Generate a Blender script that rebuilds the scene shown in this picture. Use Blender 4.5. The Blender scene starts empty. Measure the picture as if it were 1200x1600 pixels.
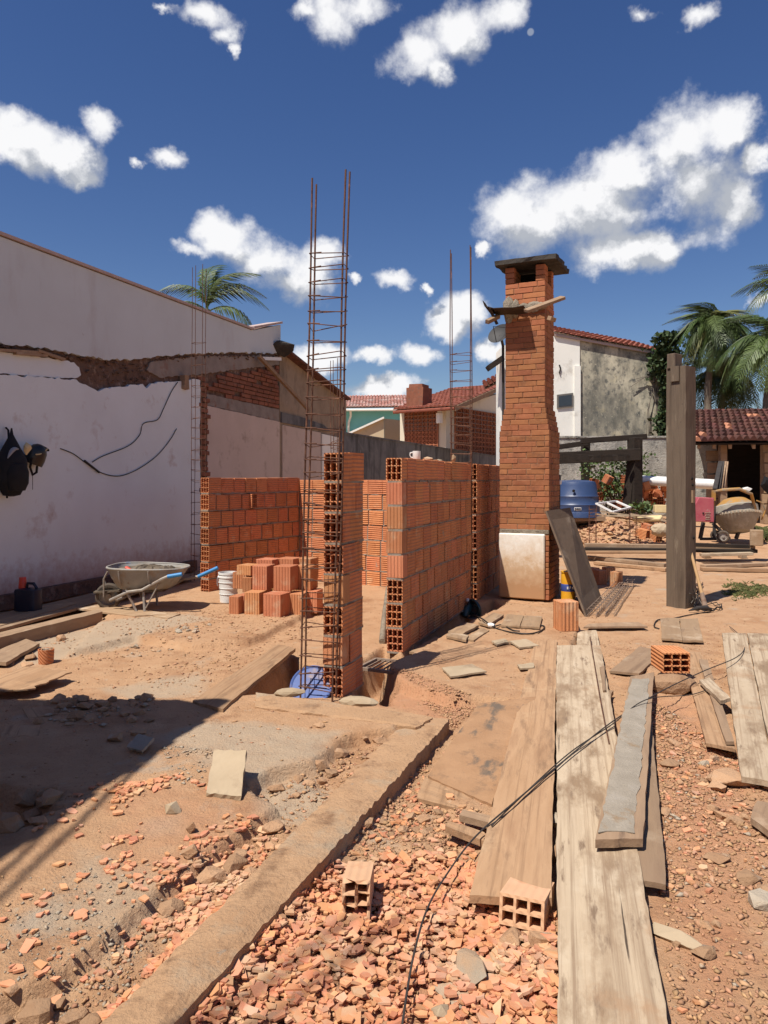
import bpy, bmesh, math, random
import numpy as np
from mathutils import Vector, Matrix, noise as MN
R = math.radians
random.seed(7); NR = np.random.default_rng(7)
SC = bpy.context.scene; COL = SC.collection
# ---------------------------------------------------------------- camera
F = 1155.0; HZ = 748.0; CZ = 1.45            # focal length in px of the 1200x1600 photo, horizon row, eye height
cd = bpy.data.cameras.new('camera'); cam = bpy.data.objects.new('camera', cd); COL.objects.link(cam)
cam.location = (0, 0, CZ); cam.rotation_euler = (R(90), 0, 0)
cd.sensor_width = 36; cd.sensor_fit = 'VERTICAL'; cd.sensor_height = 36; cd.lens = F / 1600 * 36
cd.shift_y = -(800 - HZ) / 1600; cd.clip_start = .05; cd.clip_end = 3000
SC.camera = cam
# ---------------------------------------------------------------- light
SUN_EL = 61.0; SUN_V = Vector((-.695, -.719, 0)).normalized()
SC.view_settings.view_transform = 'Standard'; SC.view_settings.look = 'None'
SC.view_settings.gamma = 1; SC.view_settings.use_curve_mapping = False
SC.view_settings.exposure = 0.35
sd = bpy.data.lights.new('sun', 'SUN'); sun = bpy.data.objects.new('sun', sd); COL.objects.link(sun)
sd.energy = 5.0; sd.angle = R(.53); sd.color = (1, .94, .85)
tosun = Vector((SUN_V.x * math.cos(R(SUN_EL)), SUN_V.y * math.cos(R(SUN_EL)), math.sin(R(SUN_EL))))
sun.rotation_euler = tosun.to_track_quat('Z', 'Y').to_euler()
sun.location = (-8, -8, 20)
W_ = bpy.data.worlds.new('World'); SC.world = W_; W_.use_nodes = True
def make_world():
    nt = W_.node_tree; nt.nodes.clear(); N = nt.nodes.new; L = nt.links.new
    out = N('ShaderNodeOutputWorld'); bg = N('ShaderNodeBackground'); bg.inputs['Strength'].default_value = .055
    sky = N('ShaderNodeTexSky'); sky.sky_type = 'NISHITA'; sky.sun_disc = False
    sky.sun_elevation = R(SUN_EL); sky.sun_rotation = math.atan2(SUN_V.x, SUN_V.y)
    sky.air_density = 1.0; sky.dust_density = .35; sky.ozone_density = 2.2
    # cloud field: lobes in azimuth / elevation
    lobes = []
    def lobe(px, py, rx, ry):
        wt = .70 if py < 125 else .78 if rx < 50 and px < 720 else 1.0
        x, z = (px - 600) / F, (HZ - py) / F
        az = math.atan2(x, 1); el = math.atan2(z, math.hypot(x, 1))
        k = 1 / F / (1 + x * x) ; ke = 1 / F / (1 + x * x + z * z) * math.hypot(x, 1)
        lobes.append((az, el, rx * k * 1.25 * (1.18 if wt < 1 else 1), ry * ke * 1.3 * (1.18 if wt < 1 else 1), wt))
    for l in [(830,345,85,62),(925,325,105,62),(1060,225,80,62),(1095,285,90,72),(985,265,70,45),(1140,205,42,40),(800,330,42,40),
              (1000,385,130,34),(1150,315,42,45),(1180,245,22,25),
              (345,365,55,38),(295,385,40,16),(415,410,62,42),(465,440,62,40),(505,400,40,26),(380,395,45,30),
              (45,225,68,42),(100,245,66,38),(150,195,38,34),(25,185,40,28),(120,275,40,16),
              (262,255,44,20),(215,258,18,13),(318,25,52,30),(350,55,30,30),(258,18,28,12),(365,85,12,18),
              (518,30,52,56),(570,15,50,36),(650,85,58,46),(720,40,66,46),(780,25,40,36),(480,15,40,22),(685,110,26,30),
              (1000,18,32,22),(1092,20,38,24),(720,490,48,32),(620,435,34,18),(580,560,26,15),(655,560,32,16),(505,558,60,22),
              (770,548,25,18),(590,608,62,16),(560,437,16,10),(755,397,16,12),(1190,468,26,14),(700,515,30,18),(660,452,10,8)]:
        lobe(*l)
    g = bpy.data.node_groups.new('cloud_field', 'ShaderNodeTree')
    g.interface.new_socket('Vector', in_out='INPUT', socket_type='NodeSocketVector')
    g.interface.new_socket('Value', in_out='OUTPUT', socket_type='NodeSocketFloat')
    gi = g.nodes.new('NodeGroupInput'); go = g.nodes.new('NodeGroupOutput'); prev = None
    for (az, el, rx, ry, wt) in lobes:
        a = g.nodes.new('ShaderNodeVectorMath'); a.operation = 'SUBTRACT'; a.inputs[1].default_value = (az, el, 0)
        b = g.nodes.new('ShaderNodeVectorMath'); b.operation = 'MULTIPLY'; b.inputs[1].default_value = (1 / rx, 1 / ry, 0)
        c = g.nodes.new('ShaderNodeVectorMath'); c.operation = 'LENGTH'
        d = g.nodes.new('ShaderNodeMath'); d.operation = 'SUBTRACT'; d.inputs[0].default_value = wt
        g.links.new(gi.outputs[0], a.inputs[0]); g.links.new(a.outputs[0], b.inputs[0]); g.links.new(b.outputs[0], c.inputs[0])
        g.links.new(c.outputs['Value'], d.inputs[1])
        if prev is not None:
            m = g.nodes.new('ShaderNodeMath'); m.operation = 'SMOOTH_MAX'; m.inputs[2].default_value = .30
            g.links.new(prev, m.inputs[0]); g.links.new(d.outputs[0], m.inputs[1]); prev = m.outputs[0]
        else: prev = d.outputs[0]
    g.links.new(prev, go.inputs[0])
    tc = N('ShaderNodeTexCoord'); sep = N('ShaderNodeSeparateXYZ'); L(tc.outputs['Generated'], sep.inputs[0])
    def math_(op, a=None, b=None, clamp=False):
        m = N('ShaderNodeMath'); m.operation = op; m.use_clamp = clamp
        for i, v in enumerate((a, b)):
            if v is None: continue
            if isinstance(v, (int, float)): m.inputs[i].default_value = v
            else: L(v, m.inputs[i])
        return m.outputs[0]
    az = math_('ARCTAN2', sep.outputs[0], sep.outputs[1]); el = math_('ARCSINE', sep.outputs[2])
    cmb = N('ShaderNodeCombineXYZ'); L(az, cmb.inputs[0]); L(el, cmb.inputs[1])
    def noise(vec, scale, detail, rough=.55):
        n = N('ShaderNodeTexNoise'); n.inputs['Scale'].default_value = scale; n.inputs['Detail'].default_value = detail
        n.inputs['Roughness'].default_value = rough; L(vec, n.inputs['Vector']); return n
    def vec(op, a, b):
        m = N('ShaderNodeVectorMath'); m.operation = op
        for i, v in enumerate((a, b)):
            if isinstance(v, tuple): m.inputs[i].default_value = v
            else: L(v, m.inputs[i])
        return m.outputs[0]
    warp = noise(tc.outputs['Generated'], 11, 6, .6)
    warp2 = noise(tc.outputs['Generated'], 34, 5, .6)
    w1 = vec('ADD', vec('MULTIPLY', vec('SUBTRACT', warp.outputs['Color'], (.5, .5, .5)), (.065, .045, 0)), vec('MULTIPLY', vec('SUBTRACT', warp2.outputs['Color'], (.5, .5, .5)), (.034, .026, 0)))
    p = vec('ADD', cmb.outputs[0], w1)
    fine = noise(tc.outputs['Generated'], 13, 10, .58)
    fine2 = noise(tc.outputs['Generated'], 5, 4, .5)
    # clouds elsewhere round the sky, the same size and spacing as those in view
    far = math_('MULTIPLY', math_('SUBTRACT', noise(tc.outputs['Generated'], 3.1, 2).outputs['Fac'], .585), 7.0)
    front = N('ShaderNodeMapRange'); front.inputs[1].default_value = .60; front.inputs[2].default_value = .74
    front.inputs[3].default_value = 0; front.inputs[4].default_value = 1
    dot = N('ShaderNodeVectorMath'); dot.operation = 'DOT_PRODUCT'; dot.inputs[1].default_value = (0, 1, .045)
    L(tc.outputs['Generated'], dot.inputs[0]); L(dot.outputs['Value'], front.inputs[0])
    def field(v):
        gn = N('ShaderNodeGroup'); gn.node_tree = g; L(v, gn.inputs[0])
        other = math_('SUBTRACT', far, math_('MULTIPLY', front.outputs[0], 5.0))
        return math_('MAXIMUM', gn.outputs[0], other)
    f0 = field(p); f1 = field(vec('ADD', p, (-.012, .03, 0)))
    nz = math_('MULTIPLY', math_('SUBTRACT', fine.outputs['Fac'], .5), 2.4)
    nz = math_('ADD', nz, math_('MULTIPLY', math_('SUBTRACT', fine2.outputs['Fac'], .5), 1.0))
    dens = math_('ADD', math_('SUBTRACT', math_('MULTIPLY', f0, 1.55), .12), nz)
    al = N('ShaderNodeMapRange'); al.interpolation_type = 'SMOOTHSTEP'; al.inputs[1].default_value = .0; al.inputs[2].default_value = .86
    L(dens, al.inputs[0])
    relief = noise(vec('ADD', tc.outputs['Generated'], (.012, 0, -.022)), 13, 6, .58); relief0 = noise(tc.outputs['Generated'], 13, 6, .58)
    sh = math_('ADD', .66, math_('MULTIPLY', math_('SUBTRACT', f0, f1), 1.5))
    sh = math_('ADD', sh, math_('MULTIPLY', math_('SUBTRACT', relief.outputs['Fac'], relief0.outputs['Fac']), -3.4))
    sh = math_('SUBTRACT', sh, math_('MULTIPLY', math_('MAXIMUM', f0, 0), .46), True)
    cr = N('ShaderNodeValToRGB'); L(sh, cr.inputs[0])
    cr.color_ramp.elements[0].position = .10; cr.color_ramp.elements[0].color = (6.6, 7.0, 7.8, 1)
    cr.color_ramp.elements[1].position = .72; cr.color_ramp.elements[1].color = (13.6, 13.6, 13.8, 1)
    mx = N('ShaderNodeMix'); mx.data_type = 'RGBA'; L(al.outputs[0], mx.inputs[0]); hsv = N('ShaderNodeHueSaturation'); hsv.inputs['Saturation'].default_value = 1.24; hsv.inputs['Hue'].default_value = .514; hsv.inputs['Value'].default_value = 1.26; L(sky.outputs[0], hsv.inputs['Color']); L(hsv.outputs[0], mx.inputs[6]); L(cr.outputs[0], mx.inputs[7])
    dm = N('ShaderNodeVectorMath'); dm.operation = 'DISTANCE'; md_ = D(829, 50, 1) - Vector((0, 0, CZ)); dm.inputs[1].default_value = tuple(md_.normalized()); L(tc.outputs['Generated'], dm.inputs[0])
    mr_ = N('ShaderNodeMapRange'); mr_.inputs[1].default_value = .0044; mr_.inputs[2].default_value = .0030; mr_.inputs[4].default_value = .55; L(dm.outputs['Value'], mr_.inputs[0])   # the pale day moon
    mm = N('ShaderNodeMix'); mm.data_type = 'RGBA'; L(mr_.outputs[0], mm.inputs[0]); L(mx.outputs[2], mm.inputs[6]); mm.inputs[7].default_value = (6.5, 7.2, 8.4, 1)
    L(mm.outputs[2], bg.inputs['Color']); L(bg.outputs[0], out.inputs[0])
    W_.cycles.sampling_method = 'MANUAL'; W_.cycles.sample_map_resolution = 512
def D(px, py, d): return Vector(((px - 600) / F * d, d, CZ + (HZ - py) / F * d))
make_world()
# ---------------------------------------------------------------- helpers
WM = {}                                       # world matrix of everything built
def T(x, y=0, z=0): return Matrix.Translation(x if isinstance(x, Vector) else Vector((x, y, z)))
def RX(a): return Matrix.Rotation(R(a), 4, 'X')
def RY(a): return Matrix.Rotation(R(a), 4, 'Y')
def RZ(a): return Matrix.Rotation(R(a), 4, 'Z')
def S(x, y, z): return Matrix.Diagonal((x, y, z, 1))
def tag(o, label=None, cat=None, group=None, kind=None):
    for k, v in (('label', label), ('category', cat), ('group', group), ('kind', kind)):
        if v: o[k] = v
    return o
def empty(name, M, label=None, cat=None, group=None):
    if not isinstance(M, Matrix): M = T(Vector(M))
    o = bpy.data.objects.new(name, None); COL.objects.link(o); o.matrix_world = M; WM[o.name] = M.copy()
    o.empty_display_size = .1
    return tag(o, label, cat, group)
def link(name, me, M, parent=None):
    o = bpy.data.objects.new(name, me); COL.objects.link(o); WM[o.name] = M.copy()
    if parent: o.parent = parent; o.matrix_local = WM[parent.name].inverted() @ M
    else: o.matrix_world = M
    return o
class MB:
    def __init__(s): s.v = []; s.f = []; s.sm = []
    def add(s, vs, fs, smooth=False):
        n = len(s.v); s.v += [tuple(v) for v in vs]; s.f += [tuple(i + n for i in f) for f in fs]; s.sm += [smooth] * len(fs); return s
    def box(s, M, sx, sy, sz, base=False, j=0):
        z0, z1 = (0, sz) if base else (-sz / 2, sz / 2)
        vs = [M @ Vector((x + random.uniform(-j, j), y + random.uniform(-j, j), z + random.uniform(-j, j))) for z in (z0, z1) for x, y in ((-sx/2,-sy/2),(sx/2,-sy/2),(sx/2,sy/2),(-sx/2,sy/2))]
        return s.add(vs, [(3,2,1,0),(4,5,6,7),(0,1,5,4),(1,2,6,5),(2,3,7,6),(3,0,4,7)])
    def box2(s, a, b):                          # axis aligned between two corners
        c = [(a[i] + b[i]) / 2 for i in range(3)]
        return s.box(T(*c), *[abs(a[i] - b[i]) for i in range(3)])
    def beam(s, p0, p1, w, h, roll=0):
        p0, p1 = Vector(p0), Vector(p1); d = p1 - p0; l = d.length
        M = T((p0 + p1) / 2) @ frame(d) @ RX(roll)
        return s.box(M, l, w, h)
    def tube(s, pts, r, n=6, cap=True):
        pts = [Vector(p) for p in pts]; rs = r if isinstance(r, (list, tuple)) else [r] * len(pts)
        vs = []; fs = []; up = Vector((.12, .31, .94))
        for i, p in enumerate(pts):
            d = (pts[min(i + 1, len(pts) - 1)] - pts[max(i - 1, 0)])
            if d.length < 1e-9: d = Vector((0, 0, 1))
            d.normalize(); a = d.cross(up)
            if a.length < .05: a = d.cross(Vector((1, 0, 0)))
            a.normalize(); b = d.cross(a)
            vs += [p + (a * math.cos(2*math.pi*k/n) + b * math.sin(2*math.pi*k/n)) * rs[i] for k in range(n)]
        for i in range(len(pts) - 1):
            fs += [(i*n+k, i*n+(k+1)%n, (i+1)*n+(k+1)%n, (i+1)*n+k) for k in range(n)]
        s.add(vs, fs, n > 4)
        if cap: s.add(vs[:n], [tuple(range(n))[::-1]]); s.add(vs[-n:], [tuple(range(n))])
        return s
    def lathe(s, prof, n=24, M=Matrix(), smooth=True, sq=None):
        vs = []
        for r, z in prof:
            for k in range(n):
                a = 2 * math.pi * k / n; c, q = math.cos(a), math.sin(a)
                if sq:
                    c = math.copysign(abs(c) ** sq[0], c) * sq[1]; q = math.copysign(abs(q) ** sq[0], q) * sq[2]
                vs.append(M @ Vector((r * c, r * q, z)))
        fs = [(i*n+k, i*n+(k+1)%n, (i+1)*n+(k+1)%n, (i+1)*n+k) for i in range(len(prof)-1) for k in range(n)]
        return s.add(vs, fs, smooth)
    def prism(s, poly, z0, z1, M=Matrix()):
        n = len(poly)
        ar = sum(poly[i][0] * poly[(i+1) % n][1] - poly[(i+1) % n][0] * poly[i][1] for i in range(n))
        if ar < 0: poly = poly[::-1]
        vs = [M @ Vector((x, y, z)) for z in (z0, z1) for x, y in poly]
        return s.add(vs, [tuple(range(n))[::-1], tuple(range(n, 2*n))] + [(i, (i+1)%n, (i+1)%n+n, i+n) for i in range(n)])
    def lump(s, c, rx, ry, rz, seed=0, sub=1, amp=.25, M=None):
        me = ico(sub); rr = random.Random(seed); o = Vector((rr.uniform(0, 99), rr.uniform(0, 99), rr.uniform(0, 99)))
        vs = []
        if amp > .125 or sub == 9:                 # angular rock: hull of scattered points
            b = bmesh.new()
            for i in range(18 if sub > 1 else 11):
                q = Vector((rr.gauss(0, 1), rr.gauss(0, 1), rr.gauss(0, 1))).normalized() * rr.uniform(.82, 1.12); q = Vector((q.x * rx, q.y * ry, q.z * rz)); b.verts.new((M @ q if M else q) + Vector(c))
            r_ = bmesh.ops.convex_hull(b, input=b.verts); bmesh.ops.delete(b, geom=[g for g in r_['geom_interior'] if isinstance(g, bmesh.types.BMVert)], context='VERTS')
            b.verts.ensure_lookup_table(); b.verts.index_update(); vs = [v.co.copy() for v in b.verts]; fs = [tuple(v.index for v in f.verts) for f in b.faces]; b.free()
            return s.add(vs, fs, False)
        for v in me[0]:
            k = 1 + rr.uniform(-amp, amp)
            q = Vector((v.x * rx * k, v.y * ry * k, v.z * rz * k))
            vs.append((M @ q if M else q) + Vector(c))
        return s.add(vs, me[1], False)
    def mesh(s, name, mat=None, M=None):
        me = bpy.data.meshes.new(name); vs = s.v
        if M is not None: I = M.inverted(); vs = [I @ Vector(v) for v in s.v]
        me.from_pydata([tuple(v) for v in vs], [], s.f); me.validate()
        if len(me.polygons) == len(s.sm) and any(s.sm): me.polygons.foreach_set('use_smooth', s.sm)
        if any(s.sm): me.set_sharp_from_angle(angle=R(42))
        if mat: me.materials.append(mat)
        me.update(); return me
    def build(s, name, mat, parent=None, M=None, bevel=0, label=None, cat=None, group=None, kind=None):
        """vertices are in world space; the object's origin goes to M, the base of its box, or the parent's frame"""
        if M is None:
            if parent: M = WM[parent.name]
            else:
                a = np.array([tuple(v) for v in s.v]); M = T(*( (a[:,0].min()+a[:,0].max())/2, (a[:,1].min()+a[:,1].max())/2, a[:,2].min()))
        me = s.mesh(name, mat, M)
        if bevel: bev(me, bevel)
        return tag(link(name, me, M, parent), label, cat, group, kind)
def bev(me, w, seg=1):
    b = bmesh.new(); b.from_mesh(me)
    bmesh.ops.bevel(b, geom=[e for e in b.edges if len(e.link_faces) == 2 and e.calc_face_angle(0) > .5], offset=w, segments=seg, affect='EDGES', profile=.6)
    b.to_mesh(me); b.free()
_ico = {}
def ico(sub):
    if sub not in _ico:
        b = bmesh.new(); bmesh.ops.create_icosphere(b, subdivisions=sub, radius=1); b.verts.ensure_lookup_table()
        _ico[sub] = ([v.co.copy() for v in b.verts], [tuple(v.index for v in f.verts) for f in b.faces]); b.free()
    return _ico[sub]
def frame(d, up=Vector((0, 0, 1))):
    d = Vector(d).normalized(); y = up.cross(d)
    if y.length < .02: y = Vector((0, 1, 0)).cross(d)
    y.normalize(); z = d.cross(y)
    return Matrix((d, y, z)).transposed().to_4x4()
def D(px, py, d): return Vector(((px - 600) / F * d, d, CZ + (HZ - py) / F * d))
def Z0(px, py, z=0.0):
    d = (CZ - z) * F / (py - HZ); return Vector(((px - 600) / F * d, d, z))
ANG = 20.0; V = Vector((math.sin(R(ANG)), math.cos(R(ANG)), 0)); U = Vector((math.cos(R(ANG)), -math.sin(R(ANG)), 0)); UP = Vector((0, 0, 1))
# ---------------------------------------------------------------- materials
def mat(name, cols, scale=5, rough=.88, bump=.3, bscale=60, bdist=.004, rnd=0, metal=0, stains=(), stretch=(1,1,1), spec=.3, island=0, grooves=None, hue=0, detail=6, heights=None):
    m = bpy.data.materials.new(name); m.use_nodes = True; nt = m.node_tree; N = nt.nodes.new; L = nt.links.new
    b = nt.nodes['Principled BSDF']; b.inputs['Roughness'].default_value = rough; b.inputs['Metallic'].default_value = metal
    b.inputs['Specular IOR Level'].default_value = spec
    tc = N('ShaderNodeTexCoord'); vec = tc.outputs['Object']
    oi = N('ShaderNodeObjectInfo')
    off = N('ShaderNodeVectorMath'); off.operation = 'MULTIPLY_ADD'; L(oi.outputs['Random'], off.inputs[0]); off.inputs[1].default_value = (37, 91, 53) if rnd else (0, 0, 0); L(vec, off.inputs[2]); vec = off.outputs[0]
    mp = N('ShaderNodeMapping'); mp.inputs['Scale'].default_value = stretch; L(vec, mp.inputs[0])
    n1 = N('ShaderNodeTexNoise'); n1.inputs['Scale'].default_value = scale; n1.inputs['Detail'].default_value = detail; n1.inputs['Roughness'].default_value = .6; L(mp.outputs[0], n1.inputs['Vector'])
    cr = N('ShaderNodeValToRGB'); L(n1.outputs['Fac'], cr.inputs[0])
    k = len(cols); e = cr.color_ramp.elements
    while len(e) < k: e.new(.5)
    for i, c in enumerate(cols):
        e[i].position = .5 if k == 1 else .3 + .4 * i / (k - 1); e[i].color = (*c, 1)
    col = cr.outputs[0]
    def mix(f, a, c):
        x = N('ShaderNodeMix'); x.data_type = 'RGBA'; L(f, x.inputs[0]); L(a, x.inputs[6])
        if isinstance(c, tuple): x.inputs[7].default_value = (*c, 1)
        else: L(c, x.inputs[7])
        return x.outputs[2]
    for st in stains:
        c, sc, lo, hi = st[:4]; stv = st[4] if len(st) > 4 else (1, 1, 1)
        mq = N('ShaderNodeMapping'); mq.inputs['Scale'].default_value = stv; mq.inputs['Location'].default_value = (sc * 1.7, 3.1 * sc, 5.3); L(vec, mq.inputs[0])
        nn = N('ShaderNodeTexNoise'); nn.inputs['Scale'].default_value = sc; nn.inputs['Detail'].default_value = 7; nn.inputs['Roughness'].default_value = .65; L(mq.outputs[0], nn.inputs['Vector'])
        mr = N('ShaderNodeMapRange'); mr.inputs[1].default_value = lo; mr.inputs[2].default_value = hi; L(nn.outputs['Fac'], mr.inputs[0])
        col = mix(mr.outputs[0], col, c)
    if heights:                                  # splash or grime up to a height: (colour, z_low, z_high)
        sp = N('ShaderNodeSeparateXYZ'); L(tc.outputs['Object'], sp.inputs[0])
        for (c, z0, z1) in heights:
            nn = N('ShaderNodeTexNoise'); nn.inputs['Scale'].default_value = 9; nn.inputs['Detail'].default_value = 8; nn.inputs['Roughness'].default_value = .7; L(vec, nn.inputs['Vector'])
            ma = N('ShaderNodeMath'); ma.operation = 'MULTIPLY_ADD'; L(nn.outputs['Fac'], ma.inputs[0]); ma.inputs[1].default_value = (z1 - z0) * 1.6; 
            mb = N('ShaderNodeMath'); mb.operation = 'SUBTRACT'; L(sp.outputs[2], mb.inputs[0]); mb.inputs[1].default_value = (z1 - z0) * .8; L(mb.outputs[0], ma.inputs[2])
            mr = N('ShaderNodeMapRange'); mr.inputs[1].default_value = z0; mr.inputs[2].default_value = z1; mr.inputs[3].default_value = 1; mr.inputs[4].default_value = 0; L(ma.outputs[0], mr.inputs[0])
            col = mix(mr.outputs[0], col, c)
    if rnd or island or hue:
        hs = N('ShaderNodeHueSaturation'); L(col, hs.inputs['Color'])
        src = oi.outputs['Random']
        if island: gm = N('ShaderNodeNewGeometry'); src = gm.outputs['Random Per Island']
        a = max(rnd if rnd < 1 else .0, island)
        mr = N('ShaderNodeMapRange'); mr.inputs[3].default_value = 1 - a; mr.inputs[4].default_value = 1 + a; L(src, mr.inputs[0]); L(mr.outputs[0], hs.inputs['Value'])
        if hue:
            wn = N('ShaderNodeTexWhiteNoise'); wn.noise_dimensions = '1D'; L(src, wn.inputs['W'])
            mh = N('ShaderNodeMapRange'); mh.inputs[3].default_value = .5 - hue; mh.inputs[4].default_value = .5 + hue; L(wn.outputs[0], mh.inputs[0]); L(mh.outputs[0], hs.inputs['Hue'])
        col = hs.outputs[0]
    L(col, b.inputs['Base Color'])
    n2 = N('ShaderNodeTexNoise'); n2.inputs['Scale'].default_value = bscale; n2.inputs['Detail'].default_value = 8; n2.inputs['Roughness'].default_value = .65; L(mp.outputs[0], n2.inputs['Vector'])
    h = n2.outputs['Fac']
    bp = N('ShaderNodeBump'); bp.inputs['Strength'].default_value = bump; bp.inputs['Distance'].default_value = bdist
    if grooves:                                  # fine extruded grooves along the block
        gm = N('ShaderNodeNewGeometry'); sx = N('ShaderNodeSeparateXYZ'); L(tc.outputs['Object'], sx.inputs[0])
        ad = N('ShaderNodeMath'); ad.operation = 'ADD'; L(sx.outputs[0], ad.inputs[0]); L(sx.outputs[2], ad.inputs[1])
        si = N('ShaderNodeMath'); si.operation = 'SINE'; ml = N('ShaderNodeMath'); ml.operation = 'MULTIPLY'; ml.inputs[1].default_value = 2 * math.pi / grooves
        L(ad.outputs[0], ml.inputs[0]); L(ml.outputs[0], si.inputs[0])
        ma = N('ShaderNodeMath'); ma.operation = 'MULTIPLY_ADD'; ma.inputs[1].default_value = .9; L(si.outputs[0], ma.inputs[0]); L(h, ma.inputs[2]); h = ma.outputs[0]
    L(h, bp.inputs['Height']); L(bp.outputs[0], b.inputs['Normal'])
    return m
def flat(name, c, rough=.5, metal=0, spec=.5): return mat(name, [c, tuple(x * .86 for x in c)], 9, rough, .12, 40, .002, metal=metal, spec=spec)
DUST = (.46, .26, .135)
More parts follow.
